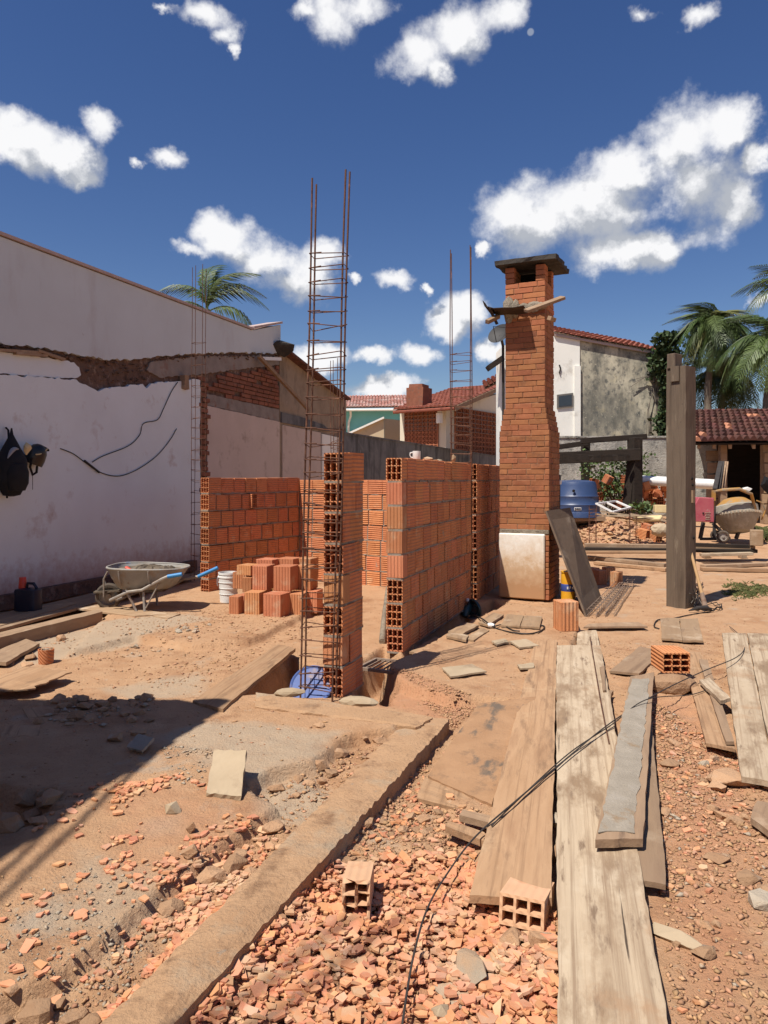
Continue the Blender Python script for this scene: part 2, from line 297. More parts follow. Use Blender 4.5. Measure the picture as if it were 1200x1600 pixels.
M = dict(
 block=mat('terracotta_block', [(.44,.15,.062),(.55,.215,.095),(.49,.175,.074)], 5, .9, .8, 120, .004, rnd=.13, hue=.006, grooves=.0272, stains=[((.58,.34,.19),6,.58,.74),((.30,.095,.045),7,.60,.78),((.34,.27,.205),4,.64,.70)]),
 dusty_block=mat('dusty_block', [(.56,.33,.19),(.62,.38,.23)], 7, .95, .5, 120, .002, rnd=.08, grooves=.03, stains=[((.50,.22,.11),6,.55,.7)]),
 brick=mat('old_solid_brick', [(.255,.094,.041),(.34,.135,.060),(.295,.112,.050)], 8, .92, .5, 130, .003, rnd=.14, hue=.007, stains=[((.14,.065,.038),5,.56,.74),((.36,.16,.075),9,.62,.78)]),
 mortar=mat('grey_mortar', [(.19,.155,.125),(.34,.285,.23)], 12, .96, .8, 60, .008, stains=[((.42,.24,.13),5,.5,.7)]),
 brick_mortar=mat('brown_mortar', [(.22,.115,.062),(.30,.17,.10)], 12, .96, .8, 60, .006),
 clean_brick=mat('upper_brick', [(.36,.125,.055),(.43,.165,.075)], 8, .92, .5, 130, .003, rnd=.10, hue=.006),
 white_plaster=mat('white_plaster', [(.86,.84,.78),(.80,.77,.70)], 3, .85, .25, 40, .004, stains=[((.55,.46,.36),7,.60,.76),((.34,.26,.19),13,.68,.76)], heights=[((.58,.42,.27),.38,.86),((.40,.225,.115),.16,.50)]),
 wall_paint=mat('neighbour_paint', [(.68,.735,.755),(.62,.66,.675)], 1.2, .8, .2, 30, .004, stains=[((.40,.30,.265),2.2,.58,.78),((.30,.20,.17),9,.70,.78),((.66,.66,.68),26,.62,.74)], heights=[((.42,.29,.24),.12,.55)]),
 wall_upper=mat('neighbour_parapet', [(.56,.61,.63),(.51,.55,.565)], 1.0, .85, .25, 30, .004, stains=[((.42,.40,.40),1.7,.54,.80,(1,1,.35)),((.26,.2,.18),7,.70,.80)]),
 beige_plaster=mat('beige_plaster', [(.56,.45,.39),(.50,.40,.34)], 2, .88, .25, 40, .004, stains=[((.33,.25,.20),3,.58,.76)]),
 scar=mat('broken_masonry', [(.06,.038,.03),(.165,.098,.07),(.12,.088,.07)], 9, .97, 1, 40, .02, stains=[((.33,.24,.19),6,.55,.7)]),
 raw_concrete=mat('raw_concrete', [(.20,.165,.145),(.29,.25,.22)], 5, .95, .6, 50, .008, stains=[((.22,.11,.07),5,.56,.72)]),
 coping=mat('coping_tile', [(.46,.36,.33),(.40,.30,.27)], 6, .8, .3, 40, .003),
 brown_wall=mat('weathered_brown_wall', [(.23,.165,.115),(.32,.245,.175),(.27,.2,.14)], 2.2, .93, .5, 30, .01, stains=[((.10,.075,.055),2.5,.52,.78,(1,1,.4)),((.42,.35,.27),4,.62,.75)]),
 black_wall=mat('blackened_wall', [(.075,.075,.08),(.17,.168,.17),(.11,.11,.115)], 1.6, .95, .6, 30, .01, stains=[((.04,.04,.043),2.2,.46,.68,(1,1,.22)),((.26,.255,.25),5,.62,.76,(1,1,.4))]),
 stained=mat('mould_stained_plaster', [(.46,.42,.31),(.54,.49,.37),(.38,.35,.27)], 1.2, .93, .5, 25, .012, stains=[((.20,.19,.155),.8,.40,.62,(1,1,.8)),((.56,.48,.29),.6,.55,.66),((.085,.085,.075),2.2,.48,.72,(1,1,.35)),((.11,.11,.10),8,.50,.66,(1,1,.7)),((.45,.41,.31),14,.60,.70)]),
 rough_render=mat('rough_grey_render', [(.30,.29,.26),(.44,.42,.37),(.36,.34,.30)], 3, .96, 1, 22, .03, stains=[((.13,.125,.115),1.1,.46,.70,(1,1,.5)),((.09,.09,.085),6,.56,.70)]),
 white_wall=mat('white_wall', [(.82,.81,.75),(.76,.745,.68)], 1.4, .85, .3, 25, .006, stains=[((.38,.35,.32),3.2,.66,.74,(1,1,.25)),((.55,.52,.46),2,.58,.75)]),
 cream=mat('cream_wall', [(.66,.61,.49),(.60,.55,.43)], 1.1, .85, .2, 20, .005, stains=[((.50,.46,.37),1.2,.55,.75)]),
 beige_gable=mat('beige_gable_wall', [(.56,.45,.30),(.51,.41,.27)], 1.1, .88, .2, 20, .005, stains=[((.40,.33,.22),1.4,.56,.75)]),
 turquoise=mat('turquoise_wall', [(.20,.56,.54),(.24,.62,.59)], .8, .8, .1, 20, .004),
 tile=mat('red_roof_tile', [(.20,.06,.04),(.275,.09,.058),(.15,.048,.036)], 2.5, .9, .5, 60, .004, island=.2, stains=[((.13,.05,.04),2.2,.55,.75)]),
 pale_tile=mat('faded_roof_tile', [(.42,.20,.16),(.52,.28,.23)], 1.5, .9, .5, 60, .004, island=.18, stains=[((.60,.50,.46),1.1,.5,.7)]),
 dark_tile=mat('weathered_roof_tile', [(.060,.026,.021),(.115,.045,.034),(.045,.022,.019)], 5, .93, .5, 60, .004, rnd=.34, hue=.01, stains=[((.04,.025,.022),6,.54,.72)]),
 new_tile=mat('clean_roof_tile', [(.52,.24,.14),(.46,.19,.11)], 5, .9, .4, 60, .004, rnd=.1),
 cobogo=mat('cobogo_clay', [(.40,.145,.075),(.46,.18,.095)], 4, .9, .3, 60, .004, rnd=.1),
 rebar=mat('rusty_rebar', [(.075,.036,.026),(.145,.068,.042),(.105,.058,.043)], 30, .7, .6, 300, .001, metal=.35, stains=[((.30,.14,.08),9,.55,.7)]),
 dusty_steel=mat('dusty_steel', [(.22,.15,.11),(.32,.24,.18)], 12, .8, .3, 90, .001, metal=.2, stains=[((.16,.08,.05),7,.5,.7)]),
 pale_wood=mat('cement_bleached_plank', [(.34,.25,.165),(.455,.355,.245),(.39,.295,.20)], 3.2, .92, .55, 16, .006, rnd=.06, stretch=(.35,2.6,2.6), stains=[((.50,.405,.29),3,.52,.68),((.25,.17,.105),4,.50,.64,(.6,1.6,1)),((.19,.13,.085),9,.58,.68,(.4,2,1)),((.26,.18,.115),9,.50,.68,(.07,5,5)),((.07,.05,.035),5,.67,.70,(.16,9,1)),((.34,.205,.115),2.2,.56,.70)]),
 dusty_wood=mat('dusty_plank', [(.315,.185,.10),(.385,.238,.135),(.28,.16,.088)], 4, .94, .55, 18, .005, rnd=.10, stretch=(.35,2.2,2.2), stains=[((.19,.115,.068),6,.54,.70,(.4,2,1)),((.44,.30,.18),3,.58,.74),((.23,.135,.075),9,.52,.68,(.07,5,5)),((.10,.065,.04),6,.67,.70,(.16,9,1))]),
 brown_wood=mat('brown_plank', [(.21,.135,.085),(.30,.20,.125),(.25,.16,.10)], 4, .9, .6, 18, .005, rnd=.14, stretch=(.3,2.6,2.6), stains=[((.38,.28,.19),4,.55,.72),((.10,.065,.045),8,.62,.76,(.3,2,1))]),
 form_wood=mat('formwork_board', [(.36,.245,.15),(.285,.185,.108)], 4, .92, .5, 18, .005, rnd=.12, stretch=(.3,2.6,2.6), stains=[((.20,.13,.085),6,.56,.72,(.4,2,1)),((.52,.40,.28),3,.56,.72)]),
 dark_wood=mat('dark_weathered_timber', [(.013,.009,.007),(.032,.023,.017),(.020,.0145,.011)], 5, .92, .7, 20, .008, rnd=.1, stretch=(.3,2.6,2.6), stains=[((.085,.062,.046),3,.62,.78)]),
 post_wood=mat('grey_post_timber', [(.08,.057,.04),(.14,.103,.073),(.105,.078,.055)], 4, .92, .8, 24, .008, stretch=(3,3,.22), stains=[((.09,.065,.05),8,.55,.7,(2.5,2.5,.12)),((.33,.27,.19),5,.60,.74,(2,2,.3)),((.05,.04,.035),14,.70,.76)]),
 fresh_wood=mat('fresh_cut_wood', [(.40,.25,.12),(.48,.31,.16)], 5, .85, .4, 30, .003, stretch=(.4,2,2)),
 plywood=mat('dark_plywood', [(.080,.052,.034),(.122,.082,.055),(.10,.066,.044)], 2.2, .85, .5, 14, .004, stretch=(3,.35,3), stains=[((.10,.07,.05),5,.55,.72,(2,.3,1)),((.27,.21,.155),2.2,.58,.75)]),
 cement=mat('dried_cement', [(.25,.212,.165),(.335,.288,.228)], 9, .96, .9, 90, .005, stains=[((.34,.30,.25),5,.55,.72),((.40,.345,.275),22,.6,.72),((.26,.18,.11),6,.62,.72)]),
 beam=mat('dusty_concrete_beam', [(.35,.205,.112),(.43,.265,.15),(.385,.232,.127)], 4, .96, 1, 60, .012, stains=[((.36,.285,.20),2.2,.56,.70),((.20,.11,.06),6,.54,.70),((.42,.27,.155),11,.60,.72),((.25,.215,.175),13,.66,.74)]),
 slab_piece=mat('pale_concrete_slab', [(.36,.275,.18),(.43,.335,.225)], 6, .95, .6, 60, .004, rnd=.08, stains=[((.28,.20,.13),5,.55,.72)]),
 stone=mat('rubble_stone', [(.315,.175,.095),(.39,.24,.14),(.35,.205,.115)], 7, .96, 1, 40, .012, rnd=.2, stains=[((.38,.33,.265),5,.60,.72)]),
 grey_stone=mat('grey_concrete_lump', [(.33,.27,.20),(.41,.345,.265)], 8, .96, 1, 40, .012, rnd=.16, stains=[((.44,.29,.18),4,.5,.66)]),
 pebble=mat('loose_grit', [(.37,.20,.105),(.455,.27,.155)], 6, .96, .5, 60, .004, island=.25, hue=.012),
 shard=mat('broken_clay_tile', [(.51,.21,.10),(.585,.29,.16)], 9, .92, .4, 90, .002, island=.18, hue=.011, stains=[((.52,.335,.21),5,.48,.64)]),
 shard_one=mat('broken_clay_shard', [(.51,.21,.10),(.585,.29,.16)], 9, .92, .4, 90, .002, rnd=.18, hue=.011, stains=[((.52,.335,.21),5,.48,.64)]),
 blue_plastic=mat('blue_tank_plastic', [(.028,.052,.125),(.036,.064,.15)], 3, .42, .1, 30, .002, stains=[((.12,.13,.18),3,.6,.8)], spec=.45),
 lid_blue=mat('dusty_blue_lid', [(.06,.10,.27),(.08,.13,.33)], 5, .6, .2, 40, .002, stains=[((.33,.24,.18),6,.52,.7)]),
 white_plastic=flat('white_plastic', (.76,.75,.72), .45),
 dirty_white=mat('dirty_white_paper', [(.68,.66,.62),(.55,.52,.48)], 20, .8, .2, 40, .002),
 navy=mat('navy_plastic', [(.012,.014,.028),(.02,.022,.04)], 5, .4, .1, 30, .002),
 red=flat('red_plastic', (.62,.06,.03), .4),
 yellow=flat('yellow_plastic', (.72,.36,.02), .5),
 label_blue=flat('blue_label', (.04,.07,.28), .6),
 handle_blue=flat('blue_grip', (.035,.22,.50), .5),
 barrow=mat('cement_caked_steel', [(.25,.24,.22),(.36,.34,.31)], 7, .75, .5, 60, .003, metal=.2, stains=[((.10,.22,.40),4,.60,.68),((.30,.23,.17),6,.52,.66),((.16,.08,.05),9,.62,.74)]),
 tube_steel=mat('scuffed_tube', [(.38,.36,.33),(.26,.21,.17)], 9, .6, .3, 90, .001, metal=.4, stains=[((.2,.12,.08),8,.55,.7)]),
 wet_cement=mat('barrow_mortar', [(.11,.085,.06),(.17,.135,.10)], 10, .95, 1, 60, .01),
 rubber=mat('muddy_rubber', [(.05,.042,.036),(.12,.09,.068)], 8, .92, .6, 60, .004, stains=[((.26,.18,.12),6,.54,.7)]),
 black=mat('black_fabric', [(.006,.006,.008),(.012,.012,.014)], 8, .75, .4, 90, .003, spec=.3),
 black_shine=flat('black_plastic', (.009,.009,.01), .35),
 highlight_grey=flat('bag_highlight', (.28,.28,.29), .7),
 cream_cloth=mat('cream_cloth', [(.55,.42,.22),(.62,.5,.28)], 9, .85, .3, 60, .003),
 cable=flat('black_cable', (.010,.009,.009), .6),
 green_tool=flat('dark_green_tool', (.018,.055,.055), .4),
 steel=flat('bright_steel', (.45,.45,.45), .35, .8),
 dish=flat('grey_dish', (.04,.038,.037), .7),
 exposed=mat('old_exposed_brick', [(.19,.070,.042),(.25,.10,.06)], 6, .95, .6, 60, .006, rnd=.2, stains=[((.14,.09,.07),5,.55,.7)]),
 sheet=mat('rusty_sheet', [(.04,.028,.022),(.075,.05,.035)], 6, .8, .5, 50, .004, metal=.2),
 cap_stone=mat('sooty_slab', [(.035,.03,.026),(.07,.06,.05)], 6, .95, .8, 40, .01),
 ash=mat('weathered_cement_fillet', [(.20,.16,.12),(.33,.28,.21)], 9, .96, 1, 50, .02, stains=[((.09,.075,.06),7,.54,.7)]),
 soot_shade=flat('soot_shade', (.008,.007,.007), .95),  # flue soot; also stands in for the shade inside openings
 glass=flat('dark_window_glass', (.03,.035,.045), .12, 0, .8),
 alu=flat('dull_aluminium', (.20,.185,.165), .5, .5),
 pink=mat('faded_pink_steel', [(.36,.065,.09),(.42,.12,.13)], 5, .65, .3, 60, .002, stains=[((.48,.40,.37),5,.60,.70)]),
 mixer=mat('cement_caked_drum', [(.26,.23,.18),(.36,.33,.27)], 6, .92, 1, 50, .01, stains=[((.46,.43,.38),5,.56,.7)]),
 mixer_yellow=mat('chipped_yellow_steel', [(.40,.205,.045),(.34,.18,.05)], 6, .7, .4, 50, .003, stains=[((.26,.22,.165),4,.50,.64)]),
 dark_steel=mat('dark_steel', [(.03,.028,.027),(.06,.05,.045)], 8, .7, .3, 60, .002, metal=.2),
 frond=mat('palm_frond', [(.036,.062,.015),(.072,.108,.026),(.05,.084,.02)], 3, .55, .2, 20, .003, rnd=.22, hue=.015, spec=.45),
 frond_dry=mat('yellowing_palm_frond', [(.15,.15,.045),(.11,.12,.04)], 3, .6, .2, 20, .003, rnd=.2, spec=.4),
 palm_trunk=mat('palm_trunk', [(.14,.115,.085),(.20,.165,.125)], 6, .95, .8, 30, .01),
 leaf=mat('bush_leaf', [(.05,.085,.022),(.085,.12,.035)], 4, .6, .2, 30, .002, island=.35, hue=.02, spec=.4),
 vine=mat('vine_leaf', [(.025,.045,.014),(.045,.07,.022)], 4, .65, .2, 30, .002, island=.4, spec=.35),
 twig=mat('grey_twig', [(.13,.11,.09),(.2,.17,.14)], 8, .95, .4, 40, .003),
 grass=mat('dry_grass', [(.10,.115,.035),(.15,.15,.055)], 6, .8, .2, 40, .002, island=.3, hue=.02),
)
# ---------------------------------------------------------------- ground
def _hash(ix, iy, s):
    h = (ix.astype(np.int64) * 374761393 + iy.astype(np.int64) * 668265263 + s * 974634777) & 0xffffffff
    h = ((h ^ (h >> 13)) * 1274126177) & 0xffffffff
    return ((h ^ (h >> 16)) & 0xffff) / 65535.0
def vnoise(x, y, s=0):
    ix, iy = np.floor(x), np.floor(y); fx, fy = x - ix, y - iy
    fx = fx * fx * (3 - 2 * fx); fy = fy * fy * (3 - 2 * fy)
    a, b, c, d = _hash(ix, iy, s), _hash(ix + 1, iy, s), _hash(ix, iy + 1, s), _hash(ix + 1, iy + 1, s)
    return (a * (1 - fx) + b * fx) * (1 - fy) + (c * (1 - fx) + d * fx) * fy - .5
def fbm(x, y, f=1, o=5, s=0, g=.5):
    t = 0; a = 1
    for i in range(o): t = t + a * vnoise(x * f + 13.7 * i, y * f - 7.1 * i, s + i); f *= 2.03; a *= g
    return t
def wpoly(px): return np.array([(Z0(*p).x, Z0(*p).y) for p in px])
def sdist(poly, x, y):
    """signed distance to a polygon, positive inside"""
    n = len(poly); best = np.full(x.shape, 1e9); ins = np.zeros(x.shape, bool)
    for i in range(n):
        ax, ay = poly[i]; bx, by = poly[(i + 1) % n]; ex, ey = bx - ax, by - ay
        t = np.clip(((x - ax) * ex + (y - ay) * ey) / (ex * ex + ey * ey + 1e-12), 0, 1)
        best = np.minimum(best, (x - ax - t * ex) ** 2 + (y - ay - t * ey) ** 2)
        c = ((ay > y) != (by > y)) & (x < (bx - ax) * (y - ay) / ((by - ay) if abs(by - ay) > 1e-12 else 1e-12) + ax)
        ins ^= c
    d = np.sqrt(best); return np.where(ins, d, -d)
def sst(a, b, v):
    t = np.clip((v - a) / (b - a), 0, 1); return t * t * (3 - 2 * t)
POLY = {k: wpoly(v) for k, v in dict(
 oldslab=[(-300,1112),(120,1108),(300,1102),(430,1098),(640,1152),(552,1164),(520,1188),(488,1208),(420,1222),(392,1246),(432,1280),(400,1310),(330,1352),(235,1430),(150,1500),(88,1552),(-100,1640),(-1200,1640)],
 rightslab=[(598,1052),(618,1074),(648,1090),(700,1104),(748,1104),(875,1110),(905,985),(880,962),(790,950),(700,985),(640,1036)],
 floor=[(100,1030),(210,1004),(300,1018),(392,1010),(440,985),(478,966),(520,945),(560,925),(470,905),(300,925),(170,966)],
 pit1=[(556,1086),(606,1102),(618,1066),(600,1034),(632,1024),(600,1012),(566,1036)],
 pit2=[(600,1036),(640,1034),(790,952),(770,938),(700,958),(628,1020)],
 pit3=[(352,1092),(440,1098),(480,1084),(486,1040),(455,1026),(400,1062)],
 pit4=[(-120,1225),(60,1262),(96,1284),(40,1312),(-160,1330)],
 rightlow=[(270,1640),(700,1130),(760,1100),(690,1210),(700,1250),(770,1280),(740,1400),(870,1420),(868,1700),(300,1700)],
 chan=[(640,1152),(552,1164),(488,1208),(392,1246),(432,1280),(330,1352),(150,1500),(88,1552),(60,1700),(180,1640),(640,1128)],
 heap=[(872,860),(895,835),(930,815),(980,812),(1030,820),(1060,845),(1050,862),(960,868)],
).items()}
def ground_h(x, y, fine=True):
    x = np.asarray(x, float); y = np.asarray(y, float)
    z = .022 * fbm(x, y, .9, 3, 3)
    jag = .035 * fbm(x, y, 5, 4, 9) + .02 * fbm(x, y, 26, 2, 5)
    near = (y < 16) & (y > .6) & (abs(x) < 9)
    out = np.zeros_like(x)
    X, Y, J = x[near], y[near], jag[near]
    h = np.zeros_like(X)
    h += .062 * sst(-.010, .018, sdist(POLY['oldslab'], X, Y) + J)
    h += .072 * sst(-.008, .014, sdist(POLY['rightslab'], X, Y) + J * .8)
    h += .055 * sst(-.01, .03, sdist(POLY['floor'], X, Y) + J)
    h -= .30 * sst(-.03, .07, sdist(POLY['pit1'], X, Y) + J)
    h -= .16 * sst(-.02, .05, sdist(POLY['pit2'], X, Y) + J)
    h -= .22 * sst(-.03, .07, sdist(POLY['pit3'], X, Y) + J)
    h -= .16 * sst(-.03, .07, sdist(POLY['pit4'], X, Y) + J)
    lo = sst(-.02, .06, sdist(POLY['rightlow'], X, Y)); ch = sst(-.03, .05, sdist(POLY['chan'], X, Y) + J)
    h -= .035 * lo
    rough = np.clip(lo * .7 + ch + sst(1.3, 1.9, X) * (Y < 6), 0, 1)
    h += rough * (.034 * fbm(X, Y, 7, 4, 21) + .012 * fbm(X, Y, 40, 2, 31))
    h += .007 * fbm(X, Y, 13, 4, 41) + .005 * fbm(X, Y, 38, 2, 51) * (Y < 7)
    out[near] = h; z = z + out
    z = z + .38 * sst(10.5, 18, y) * sst(.6, 2.2, x - .02 * y)
    hd = sdist(POLY['heap'], x, y)
    z = z + np.where(hd > -1, .40 * sst(-.3, 2.2, hd) * (1 + 1.1 * fbm(x, y, 1.4, 4, 61)) , 0)
    return z
_gx, _gy = np.arange(-8, 10.01, .02), np.arange(.6, 20.01, .02)
_GX, _GY = np.meshgrid(_gx, _gy); _GH = ground_h(_GX.ravel(), _GY.ravel()).reshape(_GX.shape)
def gz(x, y):
    i, j = (x + 8) / .02, (y - .6) / .02
    i0, j0 = min(max(int(i), 0), len(_gx) - 2), min(max(int(j), 0), len(_gy) - 2); u, v = min(max(i - i0, 0), 1), min(max(j - j0, 0), 1)
    return float((_GH[j0, i0] * (1 - u) + _GH[j0, i0 + 1] * u) * (1 - v) + (_GH[j0 + 1, i0] * (1 - u) + _GH[j0 + 1, i0 + 1] * u) * v)
def sf(x, y, f=1, o=3, s=0): return .62 * MN.fractal(Vector((x * f + s * 17.3, y * f - s * 5.1, s * 3.17)), .9, 2.0, o)
def PG(px, py, up=0.0):
    """the point of the ground seen at a pixel of the photograph"""
    z = 0.0
    for i in range(7):
        p = Z0(px, py, z); z = .5 * z + .5 * gz(p.x, p.y)
    p = Z0(px, py, z); p.z = gz(p.x, p.y) + up; return p
def make_ground():
    def axis(pts):
        out = [pts[0][0]]
        for (a, s0), (b, s1) in zip(pts[:-1], pts[1:]):
            n = max(1, int(round((b - a) / ((s0 + s1) / 2)))); ts = np.linspace(0, 1, n + 1)[1:]
            r = s1 / s0
            w = ts if abs(r - 1) < .01 else (r ** ts - 1) / (r - 1)
            out += list(a + (b - a) * w)
        return np.array(out)
    xs = axis([(-900, 200), (-60, 12), (-12, .7), (-5.5, .12), (-2.4, .024), (-1.2, .017), (2.2, .017), (3.6, .05), (8, .16), (16, 1), (60, 12), (900, 200)])
    ys = axis([(-400, 120), (-20, 6), (.5, .3), (1.7, .02), (2.2, .0125), (5, .018), (7, .035), (10, .07), (19, .16), (40, 1.5), (120, 20), (1600, 300)])
    X, Y = np.meshgrid(xs, ys); Zg = ground_h(X.ravel(), Y.ravel())
    nx, ny = len(xs), len(ys)
    me = bpy.data.meshes.new('ground'); co = np.stack([X.ravel(), Y.ravel(), Zg], 1)
    i = np.arange(nx * ny).reshape(ny, nx)
    q = np.stack([i[:-1, :-1], i[:-1, 1:], i[1:, 1:], i[1:, :-1]], -1).reshape(-1, 4)
    me.vertices.add(len(co)); me.vertices.foreach_set('co', co.ravel())
    me.loops.add(q.size); me.loops.foreach_set('vertex_index', q.ravel().astype(np.int32))
    me.polygons.add(len(q)); me.polygons.foreach_set('loop_start', np.arange(0, q.size, 4, dtype=np.int32)); me.polygons.foreach_set('loop_total', np.full(len(q), 4, np.int32))
    me.polygons.foreach_set('use_smooth', np.ones(len(q), bool)); me.update(); me.validate()
    x, y = X.ravel(), Y.ravel(); nj = .10 * fbm(x, y, 3, 4, 71)
    def patch(px, soft=.12): return sst(-soft, soft, sdist(wpoly(px), x, y) + nj)
    cem = np.maximum.reduce([patch([(330,1140),(545,1160),(490,1205),(390,1245),(300,1215),(240,1165)]) * .75, patch([(395,1240),(470,1210),(540,1255),(480,1300),(400,1290)]) * .75,
                             patch([(110,1340),(290,1380),(300,1460),(180,1520),(60,1470)]) * .6, patch([(160,1075),(330,1050),(330,1090),(200,1100)]) * .7,
                             patch([(0,1012),(120,985),(300,965),(330,975),(180,1015),(20,1050)]) * .8, patch([(215,1300),(290,1290),(300,1330),(210,1340)]) * .7])
    red = np.maximum.reduce([patch([(260,1380),(480,1340),(640,1330),(830,1390),(868,1600),(300,1640)], .2) * .85, patch([(180,1240),(420,1270),(430,1340),(300,1420),(150,1400)], .2) * .5,
                             patch([(1010,1090),(1100,1090),(1210,1300),(1210,1640),(1050,1640)], .25) * .75, patch([(600,1050),(745,1105),(700,1130),(560,1100)]) * .7])
    rgba = np.stack([cem, red, np.zeros_like(cem), np.ones_like(cem)], 1)
    at = me.color_attributes.new('surface', 'FLOAT_COLOR', 'POINT'); at.data.foreach_set('color', rgba.ravel().astype(np.float32))
    m = mat('dry_earth', [(.365,.198,.102),(.455,.272,.152),(.405,.232,.124)], 2.2, .96, 1.0, 75, .014, stains=[((.49,.315,.185),6,.54,.74),((.27,.132,.066),3.0,.55,.74),((.43,.335,.235),13,.62,.76),((.22,.112,.058),42,.60,.74),((.52,.36,.225),60,.62,.76),((.38,.315,.24),2.4,.60,.74)])
    nt = m.node_tree; N = nt.nodes.new; b = nt.nodes['Principled BSDF']; src = b.inputs['Base Color'].links[0].from_socket
    a = N('ShaderNodeVertexColor'); a.layer_name = 'surface'; sp = N('ShaderNodeSeparateColor'); nt.links.new(a.outputs[0], sp.inputs[0])
    tc = N('ShaderNodeTexCoord'); nn = N('ShaderNodeTexNoise'); nn.inputs['Scale'].default_value = 8; nn.inputs['Detail'].default_value = 8; nn.inputs['Roughness'].default_value = .7; nt.links.new(tc.outputs['Object'], nn.inputs['Vector'])
    col = src
    for ch, c in ((0, (.40, .325, .235)), (1, (.45, .215, .115))):
        ad = N('ShaderNodeMath'); ad.operation = 'ADD'; nt.links.new(sp.outputs[ch], ad.inputs[0]); nt.links.new(nn.outputs['Fac'], ad.inputs[1])
        mr = N('ShaderNodeMapRange'); mr.inputs[1].default_value = .72; mr.inputs[2].default_value = 1.25; mr.inputs[4].default_value = .7; nt.links.new(ad.outputs[0], mr.inputs[0])
        x = N('ShaderNodeMix'); x.data_type = 'RGBA'; nt.links.new(mr.outputs[0], x.inputs[0]); nt.links.new(col, x.inputs[6]); x.inputs[7].default_value = (*c, 1); col = x.outputs[2]
    nt.links.new(col, b.inputs['Base Color'])
    me.materials.append(m); o = link('ground', me, Matrix()); o['kind'] = 'structure'
make_ground()
def rough_beam(name, corners, h, mt, label, cat, jit=.006, nl=40, nw=5, base=None, parent=None, edge=.012, group=None):
    """a slab-like body over a quadrilateral (world xy corners: near-left, near-right, far-right, far-left) with worn edges"""
    a, b, c, d = [Vector((*p[:2], 0)) for p in corners]; mb = MB(); vs = []
    for i in range(nl + 1):
        t = i / nl; l = a.lerp(d, t); r = b.lerp(c, t)
        lj = edge * sf(t * 14, 3, 2, 5, 5); rj = edge * sf(t * 14, 8, 2, 5, 6)
        w = (r - l).normalized()
        for k in range(nw + 1):
            q = l.lerp(r, k / nw)
            e = 1 if k in (0, nw) or i in (0, nl) else 0
            if k == 0: q = q + w * (lj - abs(jit))
            if k == nw: q = q + w * (rj + abs(jit))
            z = h(t) if callable(h) else h
            z += jit * sf(q.x, q.y, 9, 3, 2) - e * random.uniform(.002, .012)
            vs.append((q.x, q.y, z))
    n = nw + 1; fs = [(i*n+k, i*n+k+1, (i+1)*n+k+1, (i+1)*n+k) for i in range(nl) for k in range(nw)]
    ring = [k for k in range(n)] + [i*n+nw for i in range(1, nl+1)] + [nl*n+k for k in range(nw-1, -1, -1)] + [i*n for i in range(nl-1, 0, -1)]
    m0 = len(vs); zb = -.25 if base is None else base
    for r in ring: vs.append((vs[r][0], vs[r][1], zb))
    for j in range(len(ring)):
        fs.append((ring[(j+1) % len(ring)], ring[j], m0 + j, m0 + (j+1) % len(ring)))
    mb.add(vs, fs); return mb.build(name, mt, parent, label=label, cat=cat, group=group)
def xy(px, py, z=0): p = Z0(px, py, z); return (p.x, p.y)
# concrete grade beams: the long one from the bottom edge of the photo and the cross one under the pillar
gb = empty('concrete_grade_beam', Z0(480, 1350), 'long narrow earth-dusted concrete beam running diagonally through the red tile rubble', 'beam')
zt = .055
rough_beam('beam_run', [xy(122,1640,zt), xy(224,1640,zt), xy(700,1122,zt), xy(642,1118,zt)], zt, M['beam'], None, None, nl=120, nw=6, jit=.011, parent=gb, edge=.012)
gb2 = empty('concrete_cross_beam', Z0(520, 1120), 'short concrete cross beam under the foot of the front block pillar', 'beam')
rough_beam('beam_run', [xy(400,1108,zt), xy(650,1140,zt), xy(676,1118,zt+.02), xy(402,1080,zt+.02)], zt + .02, M['beam'], None, None, nl=14, nw=26, parent=gb2, edge=.02)
for (c, w, l, h, a) in [((560, 1100), .20, .07, .03, -12), ((452, 1086), .16, .06, .025, 8)]:
    p = Z0(*c, zt + .02); m = MB(); m.lump((p.x, p.y, zt + .035), w/2*1.25, l/2*1.3, .03, seed=c[0], sub=2, amp=.10, M=RZ(a))
    m.build('mortar_lump', M['slab_piece'], gb2)
